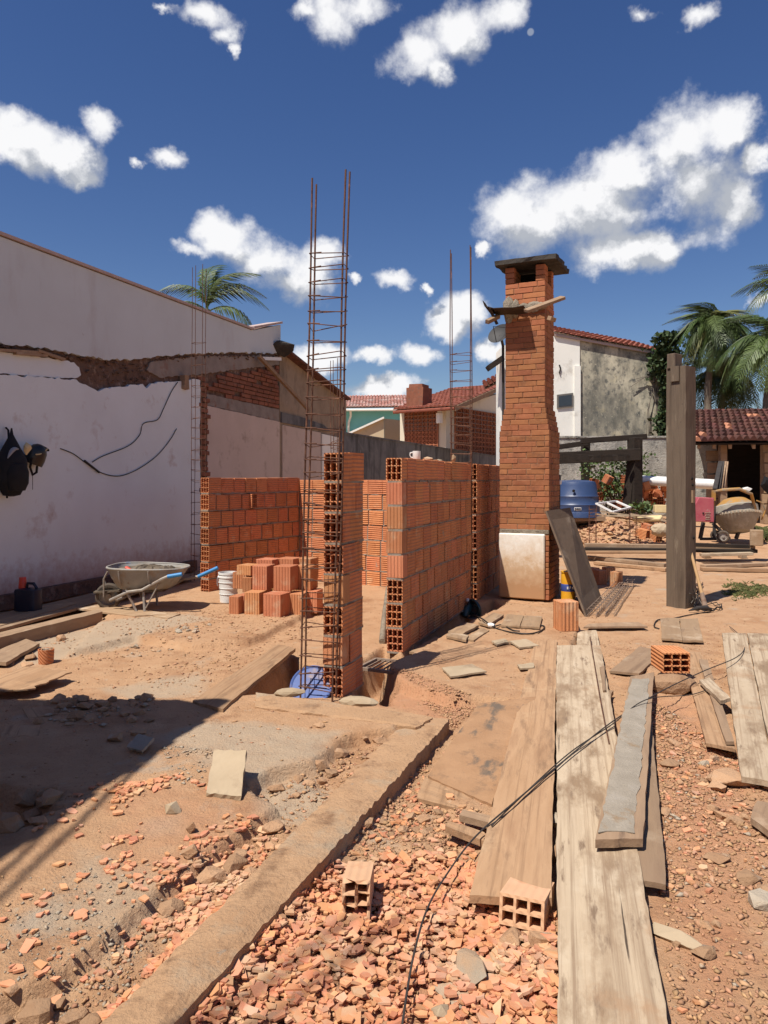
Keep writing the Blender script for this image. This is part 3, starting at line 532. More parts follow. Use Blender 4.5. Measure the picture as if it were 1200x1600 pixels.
# ---------------------------------------------------------------- hollow clay blocks
BW, BH, BL = .14, .19, .24
def hollow_block(name, w, h, l, nx, nz, mt, wall=.009, rib=.007, broken=False):
    """axis of the holes along local y; origin at the centre"""
    def cuts(s, n):
        c = (s - 2 * wall - (n - 1) * rib) / n; o = [-s/2]; x = -s/2 + wall
        for i in range(n): o += [x, x + c]; x += c + rib
        return o + [s/2]
    xs, zs = cuts(w, nx), cuts(h, nz); mb = MB(); NX, NZ = len(xs), len(zs); rr = random.Random(len(name) + nx)
    idx = lambda e, i, k: (e * NX + i) * NZ + k
    vs = []
    for e in (0, 1):
        for i, x in enumerate(xs):
            for k, z in enumerate(zs):
                y = (-l/2 if e == 0 else l/2)
                if broken and e == 0: y += .045 * max(0, rr.random() - .35) * (1 + (k < 3))
                vs.append((x, y, z))
    fs = []
    for e in (0, 1):
        for i in range(NX - 1):
            for k in range(NZ - 1):
                if i % 2 == 1 and k % 2 == 1: continue
                q = (idx(e,i,k), idx(e,i+1,k), idx(e,i+1,k+1), idx(e,i,k+1)); fs.append(q if e == 0 else q[::-1])
    for i in range(1, NX - 1, 2):
        for k in range(1, NZ - 1, 2):
            c = [(i,k),(i+1,k),(i+1,k+1),(i,k+1)]
            for j in range(4):
                a, b = c[j], c[(j+1) % 4]; fs.append((idx(0,*a), idx(1,*a), idx(1,*b), idx(0,*b)))
    def side(lst):
        for a, b in zip(lst[:-1], lst[1:]): fs.append((idx(0,*b), idx(0,*a), idx(1,*a), idx(1,*b)))
    side([(i, 0) for i in range(NX)][::-1]); side([(NX-1, k) for k in range(NZ)][::-1]); side([(i, NZ-1) for i in range(NX)]); side([(0, k) for k in range(NZ)])
    # join only the needed corners of the outside: ring strips
    mb.add(vs, fs); me = mb.mesh(name, mt)
    b = bmesh.new(); b.from_mesh(me); bmesh.ops.recalc_face_normals(b, faces=b.faces); b.to_mesh(me); b.free()
    return me
ME_BLOCK = hollow_block('block', BW, BH, BL, 3, 3, M['block'])
ME_CROSS = hollow_block('block', BW, BH, .14, 3, 3, M['block'])
def solid_mesh(w, h, l, mt, b=.004):
    me = MB().box(Matrix(), w, l, h).mesh('block', mt); bev(me, b); return me
ME_PLAIN = solid_mesh(BW, BH, BL, M['block'])
def mortar_mesh(L, w, z0, n, pitch, joints, name='mortar', mt=None, parent=None, Mw=None, ragged=1.0):
    """bed joints and uprights, recessed and squeezed out unevenly; local x across the wall, y along it"""
    mb = MB()
    for c in range(n + 1):
        z = z0 + c * pitch - .0075 - pitch * 0
        segs = max(2, int(L / .06)); vs = []
        for i in range(segs + 1):
            y = L * i / segs
            for sx in (-1, 1):
                o = w/2 - .007 + random.uniform(-.006, .010) * ragged
                for dz in (-.0085, .0085): vs.append(Mw @ Vector((sx * o, y, z + dz + random.uniform(-.003, .003))))
        fs = []
        for i in range(segs):
            a, b = i * 4, (i + 1) * 4
            fs += [(a, a+1, b+1, b), (a+2, b+2, b+3, a+3), (a+1, a+3, b+3, b+1), (a, b, b+2, a+2)]
        fs += [(0, 2, 3, 1), (segs*4, segs*4+1, segs*4+3, segs*4+2)]
        mb.add(vs, fs)
    for (c, y) in joints:
        z = z0 + c * pitch; mb.box(Mw @ T(random.uniform(-.002, .002), y, z + pitch/2 - .01), w - .026, .019, pitch - .02, j=.003)
    R3 = Mw.to_3x3().to_4x4()
    for i in range(int(L * 26) + 6):             # squeezed-out dabs along the joints
        c = random.randrange(0, n + 1); s_ = random.choice((-1, 1)); k = random.uniform(.6, 1.5)
        mb.lump(Mw @ Vector((s_ * (w/2 - .001), random.uniform(.02, L - .02), z0 + c * pitch - .008 + random.uniform(-.012, .008))), .007 * k, .028 * k, .011 * k, i, 1, .3, M=R3)
    return mb.build(name, mt or M['mortar'], parent)
def block_wall(name, label, start, ang, L, ends, pitch=.205, blen=BL, group=None, dry_top=True, endcat='wall', flip_end=False, skip=()):
    """start: world point of the near end's foot on the wall's centre line. ends: per course from the bottom, H = open holes, V = upright grooved block at the near end"""
    Mw = T(Vector(start)) @ RZ(-ang); e = empty(name, Mw, label, endcat, group); n = len(ends); joints = []
    for c, k in enumerate(ends):
        y = 0; z = c * pitch + BH/2; first = True
        top = dry_top and c == n - 1
        off = (c % 2) * blen / 2
        while y < L - .03:
            l = blen
            if first and k == 'V': l = .14
            elif first and off: l = blen * .62
            l = min(l * (1 if first else random.uniform(.93, 1.06)), L - y)
            g = .005 if top else .018
            jx, jz = random.uniform(-.006, .006), random.uniform(-.004, .004)
            Mb = Mw @ T(jx, y + (l - g)/2, z + jz) @ RZ(random.uniform(-1.4, 1.4)) @ RX(random.uniform(-1.0, 1.0))
            if first and k == 'V': me, s = ME_UPR, (1, (l - g)/.14, 1)
            else: me, s = (ME_BLOCK if first or y + l > L - .05 else ME_PLAIN), (1, (l - g)/BL, 1)
            if (c, round(y, 1)) not in skip: link('block', me, Mb @ S(*s), e)
            y += l; first = False
            if not top and y < L - .03: joints.append((c, y - g/2))
    mortar_mesh(L, BW, 0, n - 1, pitch, joints, parent=e, Mw=Mw)
    return e, Mw
def upright():
    # a block stood on end at the wall's end: grooves run up the face
    me = MB().box(Matrix(), BW, .14, BH).mesh('block', M['upright']); bev(me, .004); return me
M['upright'] = mat('terracotta_upright', [(.51,.195,.085),(.585,.25,.12)], 5, .9, .9, 120, .005, rnd=.14, hue=.012, grooves=.03, stains=[((.60,.40,.25),5,.54,.72)])
# grooves that vary across x and y only, so that they stand upright on the face
def vertical_grooves(m):
    nt = m.node_tree
    for nd in nt.nodes:
        if nd.type == 'SEPXYZ':
            for l in list(nd.outputs[2].links): nt.links.new(nd.outputs[1], l.to_socket)
vertical_grooves(M['upright'])
ME_UPR = upright()
foot = lambda px, py: Z0(px, py, 0.0)
# front pillar between the rebar and the trench
p = foot(505, 1087) + U * .07
block_wall('block_pillar', 'narrow freestanding pillar of stacked hollow clay blocks behind the tallest rebar cage', p + V * .0, ANG, .385, 'HVHVHHHH', endcat='pillar')
# right hand wall, near part and the part behind the rebar
p = foot(604, 1017) + U * .07
w1, W1 = block_wall('block_wall', 'long hollow block wall with a white mug on top beside the trench', p, ANG, 2.52, 'HHHVVVVH')
block_wall('block_wall', 'shaded block wall section between the slender rebar and the brick chimney', p + V * 2.80, ANG, 2.6, 'HHHHHHHH')
# room on the left: wall in shade and the sunlit back wall
p = foot(320, 930) ; A2 = 32.0; V2 = Vector((math.sin(R(A2)), math.cos(R(A2)), 0)); U2 = Vector((math.cos(R(A2)), -math.sin(R(A2)), 0))
block_wall('block_wall', 'shaded block wall behind the heap of new blocks with one block turned sideways', p, A2, 1.80, 'HHHHHHH', pitch=.212, blen=.222)
pc = p + V2 * 1.80 + U2 * -.07
block_wall('block_wall', 'sunlit block wall facing the camera at the back of the roofless room', pc + V2 * .07 , A2 - 270 + 0, 2.3, 'VHVHVHV', pitch=.207, blen=.235)
b = link('turned_block', ME_BLOCK, T(p + V2 * .78 + U2 * .045 + UP * (5 * .212 + .095)) @ RZ(-A2 + 90) @ S(.7, .62, 1), None)
tag(b, 'half block set crosswise and sticking out of the shaded wall', 'block')
# ---------------------------------------------------------------- rebar cages
def cage(name, label, base, ang, w, d, hgt, s0, step, lean=(0, 0), n_top=0, r=.006, extra=(0,.03,-.05,.02), tilt=.02, stir=.0035, jit=.006, group=None):
    e = empty(name, Vector(base), label, 'rebar cage', group); Mw = T(Vector(base)) @ RZ(-ang)
    bars = []
    for i, (sx, sy) in enumerate(((-1,-1),(1,-1),(1,1),(-1,1))):
        h = hgt + extra[i]; pts = []
        ph = random.uniform(0, 6)
        for k in range(13):
            z = h * k / 12; pts.append(Mw @ Vector((sx * w/2, sy * d/2, z)) + Vector((lean[0] * z / hgt + .004 * math.sin(ph + k * .8), lean[1] * z / hgt + .004 * math.cos(ph + k), 0)))
        MB().tube(pts, r, 6).build('bar', M['rebar'], e)
    z = s0
    while z < hgt - n_top:
        t = [random.uniform(-tilt, tilt) for _ in range(4)]; o = Vector((lean[0] * z / hgt, lean[1] * z / hgt, 0)); q = []
        for i, (sx, sy) in enumerate(((-1,-1),(1,-1),(1,1),(-1,1),(-1,-1))):
            q.append(Mw @ Vector((sx * (w/2 + r + .001), sy * (d/2 + r + .001), z + t[i % 4])) + o)
        q.append(q[0] + (q[1] - q[0]) * .35 + UP * .006)
        MB().tube(q, stir, 5).build('stirrup', M['rebar'], e)
        z += step + random.uniform(-jit, jit)
    return e
b0 = foot(497, 1092)
cage('rebar_cage', 'tallest rusty rebar cage standing in front of the block pillar', b0 - UP * .04, 14, .225, .085, 3.50, .12, .098, lean=(.085, .01), n_top=.52, r=.0068, extra=(-.03, .0, .02, -.04))
b0 = foot(722, 925); b0 = Vector((.905, 8.62, 0))
cage('rebar_cage', 'slender rebar cage rising from the gap in the long block wall', b0 - UP * .05, 18, .235, .075, 4.17, .1, .105, lean=(-.01, 0), n_top=1.15, r=.0058, extra=(0, .03, .03, -.02))
b0 = foot(309, 908)
cage('rebar_cage', 'thin rebar cage against the neighbour wall beside the wheelbarrow', b0 - UP * .04, 20, .17, .085, 4.48, .1, .150, lean=(.02, 0), n_top=.95, r=.0048, stir=.003, extra=(0, .03, -.02, .05))
b0 = Vector((-.66, 10.05, 0))
cage('rebar_cage', 'distant short rebar cage at the far corner of the room', b0, 20, .10, .09, 3.05, .2, .11, n_top=.9, r=.005, tilt=.03)
# ---------------------------------------------------------------- brick chimney
CA = 25.0; cb = Z0(781, 935); MC = T(cb) @ RZ(-CA)
ch = empty('brick_chimney', MC, 'tall stepped brick chimney with white plastered foot and sooty slab cap', 'chimney')
ME_BRICK = []
for i in range(3):
    mb = MB().box(Matrix(), 1, 1, 1, j=.0); me = mb.mesh('brick', M['brick']); ME_BRICK.append(me)
def brick_me(l, w, h, cache={}, mt='brick'):
    k = (round(l, 3), round(w, 3), round(h, 3), mt, random.randrange(2))
    if k not in cache:
        me = MB().box(Matrix(), l, w, h, j=.0025).mesh('brick', M[mt]); bev(me, .0035); cache[k] = me
    return cache[k]
def brick_me2(l, w, h, cache={}):
    k = (l, w, h)
    if k not in cache: cache[k] = MB().box(Matrix(), l, w, h, j=.005).mesh('brick', M['exposed'])
    return cache[k]
def shaft(z):                                  # half width, half depth
    if z < 1.93: return .305, .29
    if z < 2.29: k = int((z - 1.93) / .066) / 5.0; return .305 - .058 * k, .29 - .045 * k
    return .244, .24
cx, cy = .295, .29
def brick_row(z, a0, a1, fixed, side, ph, bh, parent=ch, stuff=None):
    """one course on one face, laid from a0 to a1"""
    x = a0; first = True; seq = ([.225, .225, .105], [.105, .225, .225], [.165, .225, .225])[ph % 3]; i = 0
    while x < a1 - .012:
        l = min(seq[i % 3] + random.uniform(-.008, .008), a1 - x)
        if a1 - (x + l) < .05: l = a1 - x
        c = x + l/2; o = random.uniform(-.003, .003)
        if side == 'front': Mb = MC @ T(c, fixed + .05 + o, z + bh/2) @ RZ(random.uniform(-.6, .6)) @ RY(random.uniform(-.5, .5))
        else: Mb = MC @ T(fixed - .05 * (1 if side == 'right' else -1) + o, c, z + bh/2) @ RZ(90 + random.uniform(-.6, .6))
        if stuff is None: link('brick', brick_me(l - .0065, .10, bh - .0065, mt='clean_brick' if z > 3.42 else 'brick'), Mb, parent)
        else: stuff.box(Mb, l - .009, .10, bh - .009, j=.001)
        x += l; i += 1
z = .84; k = 0; BHC = .066; left = MB()
while z < 4.0:
    hw, hd = shaft(z); x0, x1, y0, y1 = cx - hw, cx + hw, cy - hd, cy + hd
    op = z > 3.80
    if op:
        for (a, b2) in ((x0, x0 + .115), (x1 - .115, x1)): brick_row(z, a, b2, y0, 'front', 1, BHC)
        for (a, b2) in ((y0 + .10, y0 + .14), (y1 - .13, y1)): brick_row(z, a, b2, x1, 'right', 1, BHC)
        brick_row(z, y0 + .10, y1, x0, 'left', k, BHC, stuff=left)
    else:
        brick_row(z, x0, x1, y0, 'front', k, BHC); brick_row(z, y0 + .101, y1, x1, 'right', k + 1, BHC); brick_row(z, y0 + .10, y1, x0, 'left', k, BHC, stuff=left)
    z += BHC; k += 1
o = left.build('brick_side', M['brick'], ch); o['kind'] = 'stuff'
core = MB()
for (z0, z1) in [(.02, 1.93)] + [(1.93 + .066*i, 1.93 + .066*(i+1)) for i in range(6)] + [(2.32, 3.79)]:
    hw, hd = shaft((z0 + z1)/2); t = .007
    core.box(MC @ T(cx, cy, z0), 2*(hw - t), 2*(hd - t), z1 - z0, base=True)
core.build('mortar', M['brick_mortar'], ch)
MB().box(MC @ T(cx, cy, 3.797), .36, .36, .012).build('flue', M['soot_shade'], ch)
MB().box(MC @ T(cx, cy + .15, 3.80), .30, .06, .2, base=True).build('flue_wall', M['soot_shade'], ch)
pl = rp = MB(); pl.box(MC @ T(cx - .022, -.006, .02), .555, .05, .775, base=True); pl.build('plaster_foot', M['white_plaster'], ch, bevel=.012)
MB().box(MC @ T(cx, .022, .795), .60, .05, .05, base=True, j=.004).build('plaster_ledge', M['ash'], ch, bevel=.006)
sb = MB()
for i in range(12): link('brick', brick_me(.066, .10, .056), MC @ T(.563 + random.uniform(-.003, .003), .05, .045 + i * .064), ch)
for i in range(12):
    for j, yy in enumerate((.16, .37, .52)): link('brick', brick_me(.2 if j < 2 else .08, .10, .056), MC @ T(.55, yy + (.05 if i % 2 and j < 2 else 0), .045 + i * .064) @ RZ(90), ch)
cp = MB(); n = 9; vs = []; cw, cdp = .37, .37
for iz, zz in enumerate((4.022, 4.076)):
    for i in range(n + 1):
        for j in range(n + 1):
            e = .016 * sf(i * .9, j * .9 + iz * 9, 1, 3, 4)
            vs.append(MC @ Vector((cx + (-cw + 2*cw*i/n) + .035 + (e if i in (0, n) else 0) * 2, cy + (-cdp + 2*cdp*j/n) + .02 + (e if j in (0, n) else 0) * 2, zz + e)))
idx = lambda z, i, j: z * (n+1)**2 + i * (n+1) + j
fs = [(idx(1,i,j), idx(1,i+1,j), idx(1,i+1,j+1), idx(1,i,j+1)) for i in range(n) for j in range(n)] + [(idx(0,i,j), idx(0,i,j+1), idx(0,i+1,j+1), idx(0,i+1,j)) for i in range(n) for j in range(n)]
for i in range(n):
    fs += [(idx(0,i,0), idx(0,i+1,0), idx(1,i+1,0), idx(1,i,0)), (idx(0,i+1,n), idx(0,i,n), idx(1,i,n), idx(1,i+1,n)), (idx(0,0,i+1), idx(0,0,i), idx(1,0,i), idx(1,0,i+1)), (idx(0,n,i), idx(0,n,i+1), idx(1,n,i+1), idx(1,n,i))]
cp.add(vs, fs).build('cap_slab', M['cap_stone'], ch)
fl = MB()
for (x, w, zz, hh) in [(.06, .14, 3.50, .16), (.14, .1, 3.50, .11), (.24, .16, 3.50, .06), (.36, .18, 3.50, .065), (.45, .14, 3.50, .05)]:
    fl.lump(MC @ Vector((x + .04, .04, zz)), w * .55, .045, hh, seed=int(x * 99), sub=2, amp=.12, M=RZ(-CA))
fl.build('cement_fillet', M['ash'], ch)
# rusty flashing sheet, its wood props
sh = MB(); prof = [(-.15, .10), (-.13, .04), (-.02, .0), (.10, -.005), (.22, -.015), (.34, -.005)]
vs = [];
for (x, zz) in prof:
    for (yy, dz) in ((-.20, .02), (-.10, .01), (.02, -.02)): vs.append(MC @ Vector((x, yy, 3.46 + zz + dz)))
fs = [(i*3+j, (i+1)*3+j, (i+1)*3+j+1, i*3+j+1) for i in range(5) for j in range(2)]
sh.add(vs, fs); m0 = len(vs)
dr = [MC @ Vector(v) for v in ((-.15, -.20, 3.58), (-.13, -.20, 3.52), (-.05, -.20, 3.48), (-.03, .05, 3.34), (-.07, .08, 3.34), (-.14, .05, 3.50))]
sh.add(dr, [(0, 1, 2, 3, 4, 5)])
o = sh.build('flashing_sheet', M['sheet'], ch); md = o.modifiers.new('thick', 'SOLIDIFY'); md.thickness = .006
for (a, b2, w, h) in [((822,486,8.42), (880,465,8.62), .085, .035), ((761,503,8.75), (779,494,8.95), .05, .05), ((858,497,8.72), (866,500,8.78), .06, .05)]:
    MB().beam(D(*a), D(*b2), w, h, 20).build('wood_prop', M['brown_wood'], ch, bevel=.003)
# satellite dish behind it
c = D(780, 521, 11.5); ds = empty('satellite_dish', c - UP * .3, 'grey satellite dish half hidden behind the brick chimney', 'dish')
Md = T(c) @ Matrix.Rotation(R(-38), 4, 'Z') @ RX(58)
MB().lathe([(0, -.055), (.07, -.052), (.13, -.035), (.185, 0), (.188, .004), (.13, -.028), (.07, -.045), (0, -.048)], 28, Md).build('reflector', M['dish'], ds)
MB().tube([Md @ Vector((0, -.17, 0)), Md @ Vector((0, -.03, .20))], .006).tube([Md @ Vector((.1, .1, 0)), Md @ Vector((0, -.03, .20))], .004).build('feed_arm', M['dark_steel'], ds)
MB().tube([Md @ Vector((0, 0, -.05)), c + Vector((.1, .25, -.15)), c + Vector((.12, .3, -2.8))], .022, 8).build('mast', M['dark_steel'], ds)
# ---------------------------------------------------------------- neighbour's long wall on the left
LA = 19.0; VL = Vector((math.sin(R(LA)), math.cos(R(LA)), 0)); UL = Vector((math.cos(R(LA)), -math.sin(R(LA)), 0)); LO = Z0(0, 955)
ML = Matrix((VL, UP, UL)).transposed().to_4x4(); ML.translation = LO
def ls(px, n=0):                               # distance along the wall at which a pixel column meets it
    r = (px - 600) / F; o = LO + UL * n
    return (o.x - r * o.y) / (r * VL.y - VL.x)
def lsz(px, py, n=0):
    s = ls(px, n); d = (LO + UL * n + VL * s).y; return (s, CZ + (HZ - py) / F * d)
def ragged(pts, step=.06, amp=.02, rough_mask=None):
    out = []
    for i in range(len(pts)):
        a, b2 = Vector(pts[i]), Vector(pts[(i+1) % len(pts)]); l = (b2 - a).length
        out.append(tuple(a))
        if rough_mask and not rough_mask[i]: continue
        for k in range(1, max(1, int(l / step))):
            q = a.lerp(b2, k / int(l / step)); q += Vector((random.uniform(-amp, amp) * .6, random.uniform(-amp, amp))); out.append(tuple(q))
    return out
nb = empty('neighbour_building', T(LO) @ RZ(-LA), 'long pale neighbouring building wall in shade with torn-off plaster strip', 'building')
s0 = -2.9; z_a = lsz(0, 366)[1]; e_s, e_z = lsz(437, 506); b_s, b_z = lsz(393, 514)
tl = lambda s: z_a + (b_z - z_a) * s / b_s
def ragged_open(pts, step=.06, amp=.02): return ragged(pts, step, amp, [1] * (len(pts) - 1) + [0])
def wall_poly(pts, n0, n1, name, mt, **k): return MB().prism(pts, n0, n1, ML).build(name, mt, nb, **k)
wall_poly([(s0, -.3), (e_s, -.3), (e_s, e_z - .03), (b_s + .03, b_z - .06), (s0, tl(s0) - .06)], -7, -.035, 'masonry_core', M['scar'])
bot = [lsz(*p) for p in [(437,553),(380,551),(310,552),(250,556),(205,562),(165,562),(135,556),(90,549),(45,541),(0,536)]] + [(s0, lsz(0,536)[1] - .02)]
up = [(s0, tl(s0) - .03), (b_s, b_z - .03), (e_s, e_z - .02)]
wall_poly(up + ragged_open(bot, .05, .018), -.032, .02, 'upper_plaster', M['wall_upper'])
lo = [lsz(*p) for p in [(0,586),(70,590),(118,593),(128,600),(142,606),(152,612),(166,606),(186,604),(210,601),(222,600),(228,607),(236,599),(262,596),(296,594),(312,592)]]
rgt = [lsz(*p) for p in [(312,640),(311,700),(312,740)]] + [(ls(312), -.3)]
wall_poly([(s0, -.3), (s0, lo[0][1])] + ragged(lo + rgt, .05, .014, [1]*len(lo) + [1,1,0,0])[:], -.034, .012, 'lower_plaster', M['wall_paint'])
wall_poly([(s0, lsz(0,550)[1]), (s0, lsz(0,584)[1])] + ragged_open([lsz(*p) for p in [(0,584),(60,588),(118,591),(127,586),(124,574),(116,566),(60,557),(0,549)]], .05, .012), -.03, -.004, 'old_plaster_strip', M['wall_paint'])
wall_poly(ragged([lsz(*p) for p in [(437,570),(437,556),(320,556),(270,560),(236,566),(230,578),(250,590),(320,584),(380,576)]], .06, .012), -.033, -.006, 'concrete_lintel', M['raw_concrete'])
wall_poly(ragged_open([lsz(*p) for p in [(324,634),(437,659)]], .08, .006) + [ (e_s, -.3), (ls(324), -.3)], -.033, .0, 'beige_panel', M['beige_plaster'])
wall_poly(ragged([lsz(*p) for p in [(324,615),(437,640),(437,658),(324,633)]], .08, .006), -.033, -.010, 'bare_render_band', M['raw_concrete'])
# exposed bricks above the panel and down the torn pilaster strip
row_h = .075; ztop = lsz(324,586)[1]
for r_ in range(14):
    zz = lsz(437,572)[1] - .04 - r_ * row_h
    s = ls(325) + random.uniform(0, .2)
    while s < e_s - .05:
        l = random.choice((.23, .23, .24, .12)); l = min(l, e_s - .01 - s); f = (s + l/2 - ls(324)) / (e_s - ls(324))
        hi = lsz(324,587)[1] * (1 - f) + lsz(437,571)[1] * f; lo_ = lsz(324,614)[1] * (1 - f) + lsz(437,639)[1] * f
        if lo_ + .02 < zz < hi - .03 and random.random() < .96:
            link('brick', brick_me2(round(l - .012, 2), .06, row_h - .014), ML @ T(s + l/2, zz, -.03 + random.uniform(-.006, .008)) @ RX(90) @ RX(random.uniform(-1, 1)), nb)
        s += l
zz = lsz(318, 592)[1]
while zz > .1:
    wj = random.uniform(.16, .27)
    link('brick', brick_me2(round(wj, 2), .06, .062), ML @ T(ls(318) + random.uniform(-.06, .06), zz, -.02 + random.uniform(-.012, .016)) @ RX(90) @ RZ(random.uniform(-3, 3)), nb); zz -= .085
# rubble left along the torn line
rb = MB()
for i in range(230):
    px = random.uniform(0, 436); base_y = np.interp(px, [0,45,90,135,165,205,250,310,380,437], [540,546,554,560,566,566,560,556,555,557]) + abs(random.gauss(0, 2.2)) + (random.uniform(0, 30) if 135 < px < 235 else 0)
    s, zz = lsz(px, base_y); k = random.uniform(.01, .03)
    rb.lump(ML @ Vector((s, zz, random.uniform(-.03, .015))), k * 1.5, k, k * .8, seed=i, sub=1, amp=.35)
o = rb.build('torn_masonry', M['scar'], nb); o['kind'] = 'stuff'
for a, b2 in (((-8, 547), (60, 551)), ((55, 548), (98, 562)), ((20, 552), (70, 556))):
    p0, p1 = lsz(*a), lsz(*b2); MB().beam(ML @ Vector((p0[0], p0[1], .03)), ML @ Vector((p1[0], p1[1], .02)), .05, .03).build('old_batten', M['brown_wood'], nb)
p = lsz(285, 598); MB().box(ML @ T(p[0], p[1], .03), .1, .2, .09, j=.015).build('wood_stub', M['brown_wood'], nb)
cpn = MB(); cpn.beam(ML @ Vector((s0, tl(s0), -.12)), ML @ Vector((b_s, b_z, -.12)), .34, .035); cpn.build('coping', M['coping'], nb)
MB().beam(ML @ Vector((b_s + .02, b_z + .03, -.12)), ML @ Vector((e_s + .03, e_z + .03, -.12)), .34, .04).build('coping', M['coping'], nb)
sb = MB(); sb.box(ML @ T((ls(300) + s0)/2, .10, .05), ls(300) - s0, .16, .09); sb.build('base_ledge', M['scar'], nb)
# electrical leads on the wall
def lead(name, label, pts, r=.006):
    out = [];
    for i in range(len(pts) - 1):
        for k in range(6):
            t = k / 6; a = pts[max(i-1,0)]; b2 = pts[i]; c = pts[i+1]; d = pts[min(i+2,len(pts)-1)]
            q = [.5*((2*b2[j]) + (c[j]-a[j])*t + (2*a[j]-5*b2[j]+4*c[j]-d[j])*t*t + (3*b2[j]-a[j]-3*c[j]+d[j])*t**3) for j in (0, 1)]
            s, zz = lsz(*q); out.append(ML @ Vector((s, zz, .022)))
    s, zz = lsz(*pts[-1]); out.append(ML @ Vector((s, zz, .022)))
    MB().tube(out, r, 5).build(name, M['cable'], label=label, cat='cable')
lead('electrical_cable', 'thin black cable running up the pale wall to the torn plaster', [(142,722),(160,712),(198,697),(216,680),(222,662),(244,656),(253,640),(266,612),(276,597)])
lead('electrical_cable', 'thin black cable drooping in a long curve on the pale wall', [(92,701),(112,709),(130,722),(152,737),(180,744),(208,736),(240,715),(262,690),(274,670)])
p0, p1 = lsz(129,720), lsz(152,738); MB().tube([ML @ Vector((*p0, .03)), ML @ Vector((*p1, .03))], .014, 8).build('cable_joint', M['cable'], label='taped black joint where the two wall cables meet', cat='cable joint')
# backpack and cap hung on the wall, left of the cables
def lpt(px, py, n): s, z = lsz(px, py, n); return ML @ Vector((s, z, n))
bp = empty('backpack', lpt(18, 775, .1), 'black backpack hanging from a nail on the pale wall', 'backpack')
k = 8.0 / F
mb = MB(); c = lpt(18, 722, .15); prof = []
for i in range(15):
    t = i / 14; zz = -.36 + .66 * t; w = .155 * min(1, (1 - t) * 2.1 + .12) * min(1, .55 + t * 2.2); prof.append((w, zz))
prof = [(.02, -.375)] + prof + [(.008, .37)]
mb.lathe(prof, 22, T(c) @ RZ(-LA + 90), sq=(.75, 1.12, .72)); mb.build('bag', M['black'], bp)
mb = MB(); mb.lathe([(0, -.27), (.09, -.26), (.125, -.18), (.13, -.06), (.10, .03), (0, .05)], 18, T(c + UL * .07 - UP * .05) @ RZ(-LA + 90), sq=(.7, 1.1, .6)); mb.build('front_pocket', M['black'], bp)
pt = [lpt(12 + 16 * t, 716 - 14 * t + (-6) * math.sin(3.1 * t), .245 - .03 * t) for t in np.linspace(0, 1, 9)]
mb = MB(); mb.tube(pt, [.004,.012,.018,.022,.024,.022,.018,.014,.01], 8); mb.build('bag_highlight', M['highlight_grey'], bp)  # highlight on the bag, modelled as a tapered grey streak
mb = MB(); mb.tube([lpt(9, 668, .03), lpt(13, 672, .06), lpt(14, 690, .1), lpt(10, 705, .12)], .012, 6); mb.build('hanging_loop', M['black'], bp)
mb = MB(); mb.tube([lpt(10, 756, .12), lpt(11, 772, .06), lpt(11, 778, .05)], .012, 6); mb.build('strap', M['black'], bp)
cpb = empty('cap', lpt(54, 735, .1), 'black cap with yellow edging hung beside the backpack', 'cap'); c = lpt(56, 712, .10); Mcp = T(c) @ RZ(-LA + 90) @ RY(14)
mb = MB(); mb.lathe([(.125, -.10), (.128, -.03), (.118, .05), (.085, .11), (.04, .135), (0, .14)], 20, Mcp @ RX(18), sq=(1, 1, .75)); mb.build('crown', M['black_shine'], cpb)
mb = MB(); pts = [lpt(56 + 18 * t, 710 - 9 * t + 3 * math.sin(3.1 * t), .20 - .02 * t) for t in np.linspace(0, 1, 7)]; mb.tube(pts, .008, 6); mb.build('yellow_edging', M['cream_cloth'], cpb)
mb = MB(); mb.lump(lpt(67, 700, .13), .10, .05, .018, seed=3, sub=2, amp=.05, M=RZ(-LA + 90) @ RY(20)); mb.build('peak', M['black'], cpb)
mb = MB(); mb.lump(lpt(42, 702, .16), .035, .06, .075, seed=9, sub=2, amp=.2, M=RZ(-LA)); mb.build('cream_lining', M['cream_cloth'], cpb)
mb = MB(); mb.tube([lpt(50, 715, .17), lpt(47, 730, .14), lpt(51, 742, .12), lpt(57, 738, .12), lpt(58, 728, .14)], .014, 6).tube([lpt(51, 740, .12), lpt(51, 765, .06)], .003, 5); mb.build('chin_strap', M['black'], cpb)
# ---------------------------------------------------------------- the boundary line beyond, brown house, black wall
bh = empty('brown_house', ML @ Vector((ls(480), 0, -.4)), 'weathered brown house with sloping eave beyond the pale wall', 'house')
def lp(mt, name, pts, n0, n1, par, n=0): return MB().prism([lsz(p[0], p[1], n) if len(p) == 2 else p[:2] for p in pts], n0, n1, ML).build(name, mt, par)
N1 = -.10
f = lambda px: (ls(px, N1), -.3, 0)
lp(M['brown_wall'], 'side_wall', [(437, 544), (541, 622), f(541), f(437)], -6, N1, bh, N1)
lp(M['black_wall'], 'dark_band', [(438, 644), (470, 652), (504, 664), (516, 674), (500, 672), (438, 660)], N1, N1 + .03, bh, N1)  # dark band laid on the brown side wall
lp(M['beige_plaster'], 'lower_render', [(440, 664), (500, 676), f(500), f(440)], N1, N1 + .02, bh, N1)
lp(M['white_wall'], 'lower_render', [(502, 678), (530, 684), f(530), f(502)], N1, N1 + .025, bh, N1)
p0, p1 = lsz(436, 536, .08), lsz(547, 624, .08)
rf = MB(); rf.beam(ML @ Vector((p0[0], p0[1], -3.2)), ML @ Vector((p1[0], p1[1], -3.2)), 6.6, .045); rf.build('roof', M['dark_tile'], bh)
MB().lump(ML @ Vector((*lsz(441, 541, .1), .1)), .25, .25, .2, 4, 2, .15).build('ridge_end', M['cap_stone'], bh)
wp = MB(); a, b2 = lsz(404, 556, .12), lsz(482, 640, .3); wp.beam(ML @ Vector((*a, .12)), ML @ Vector((*b2, .30)), .06, .06)
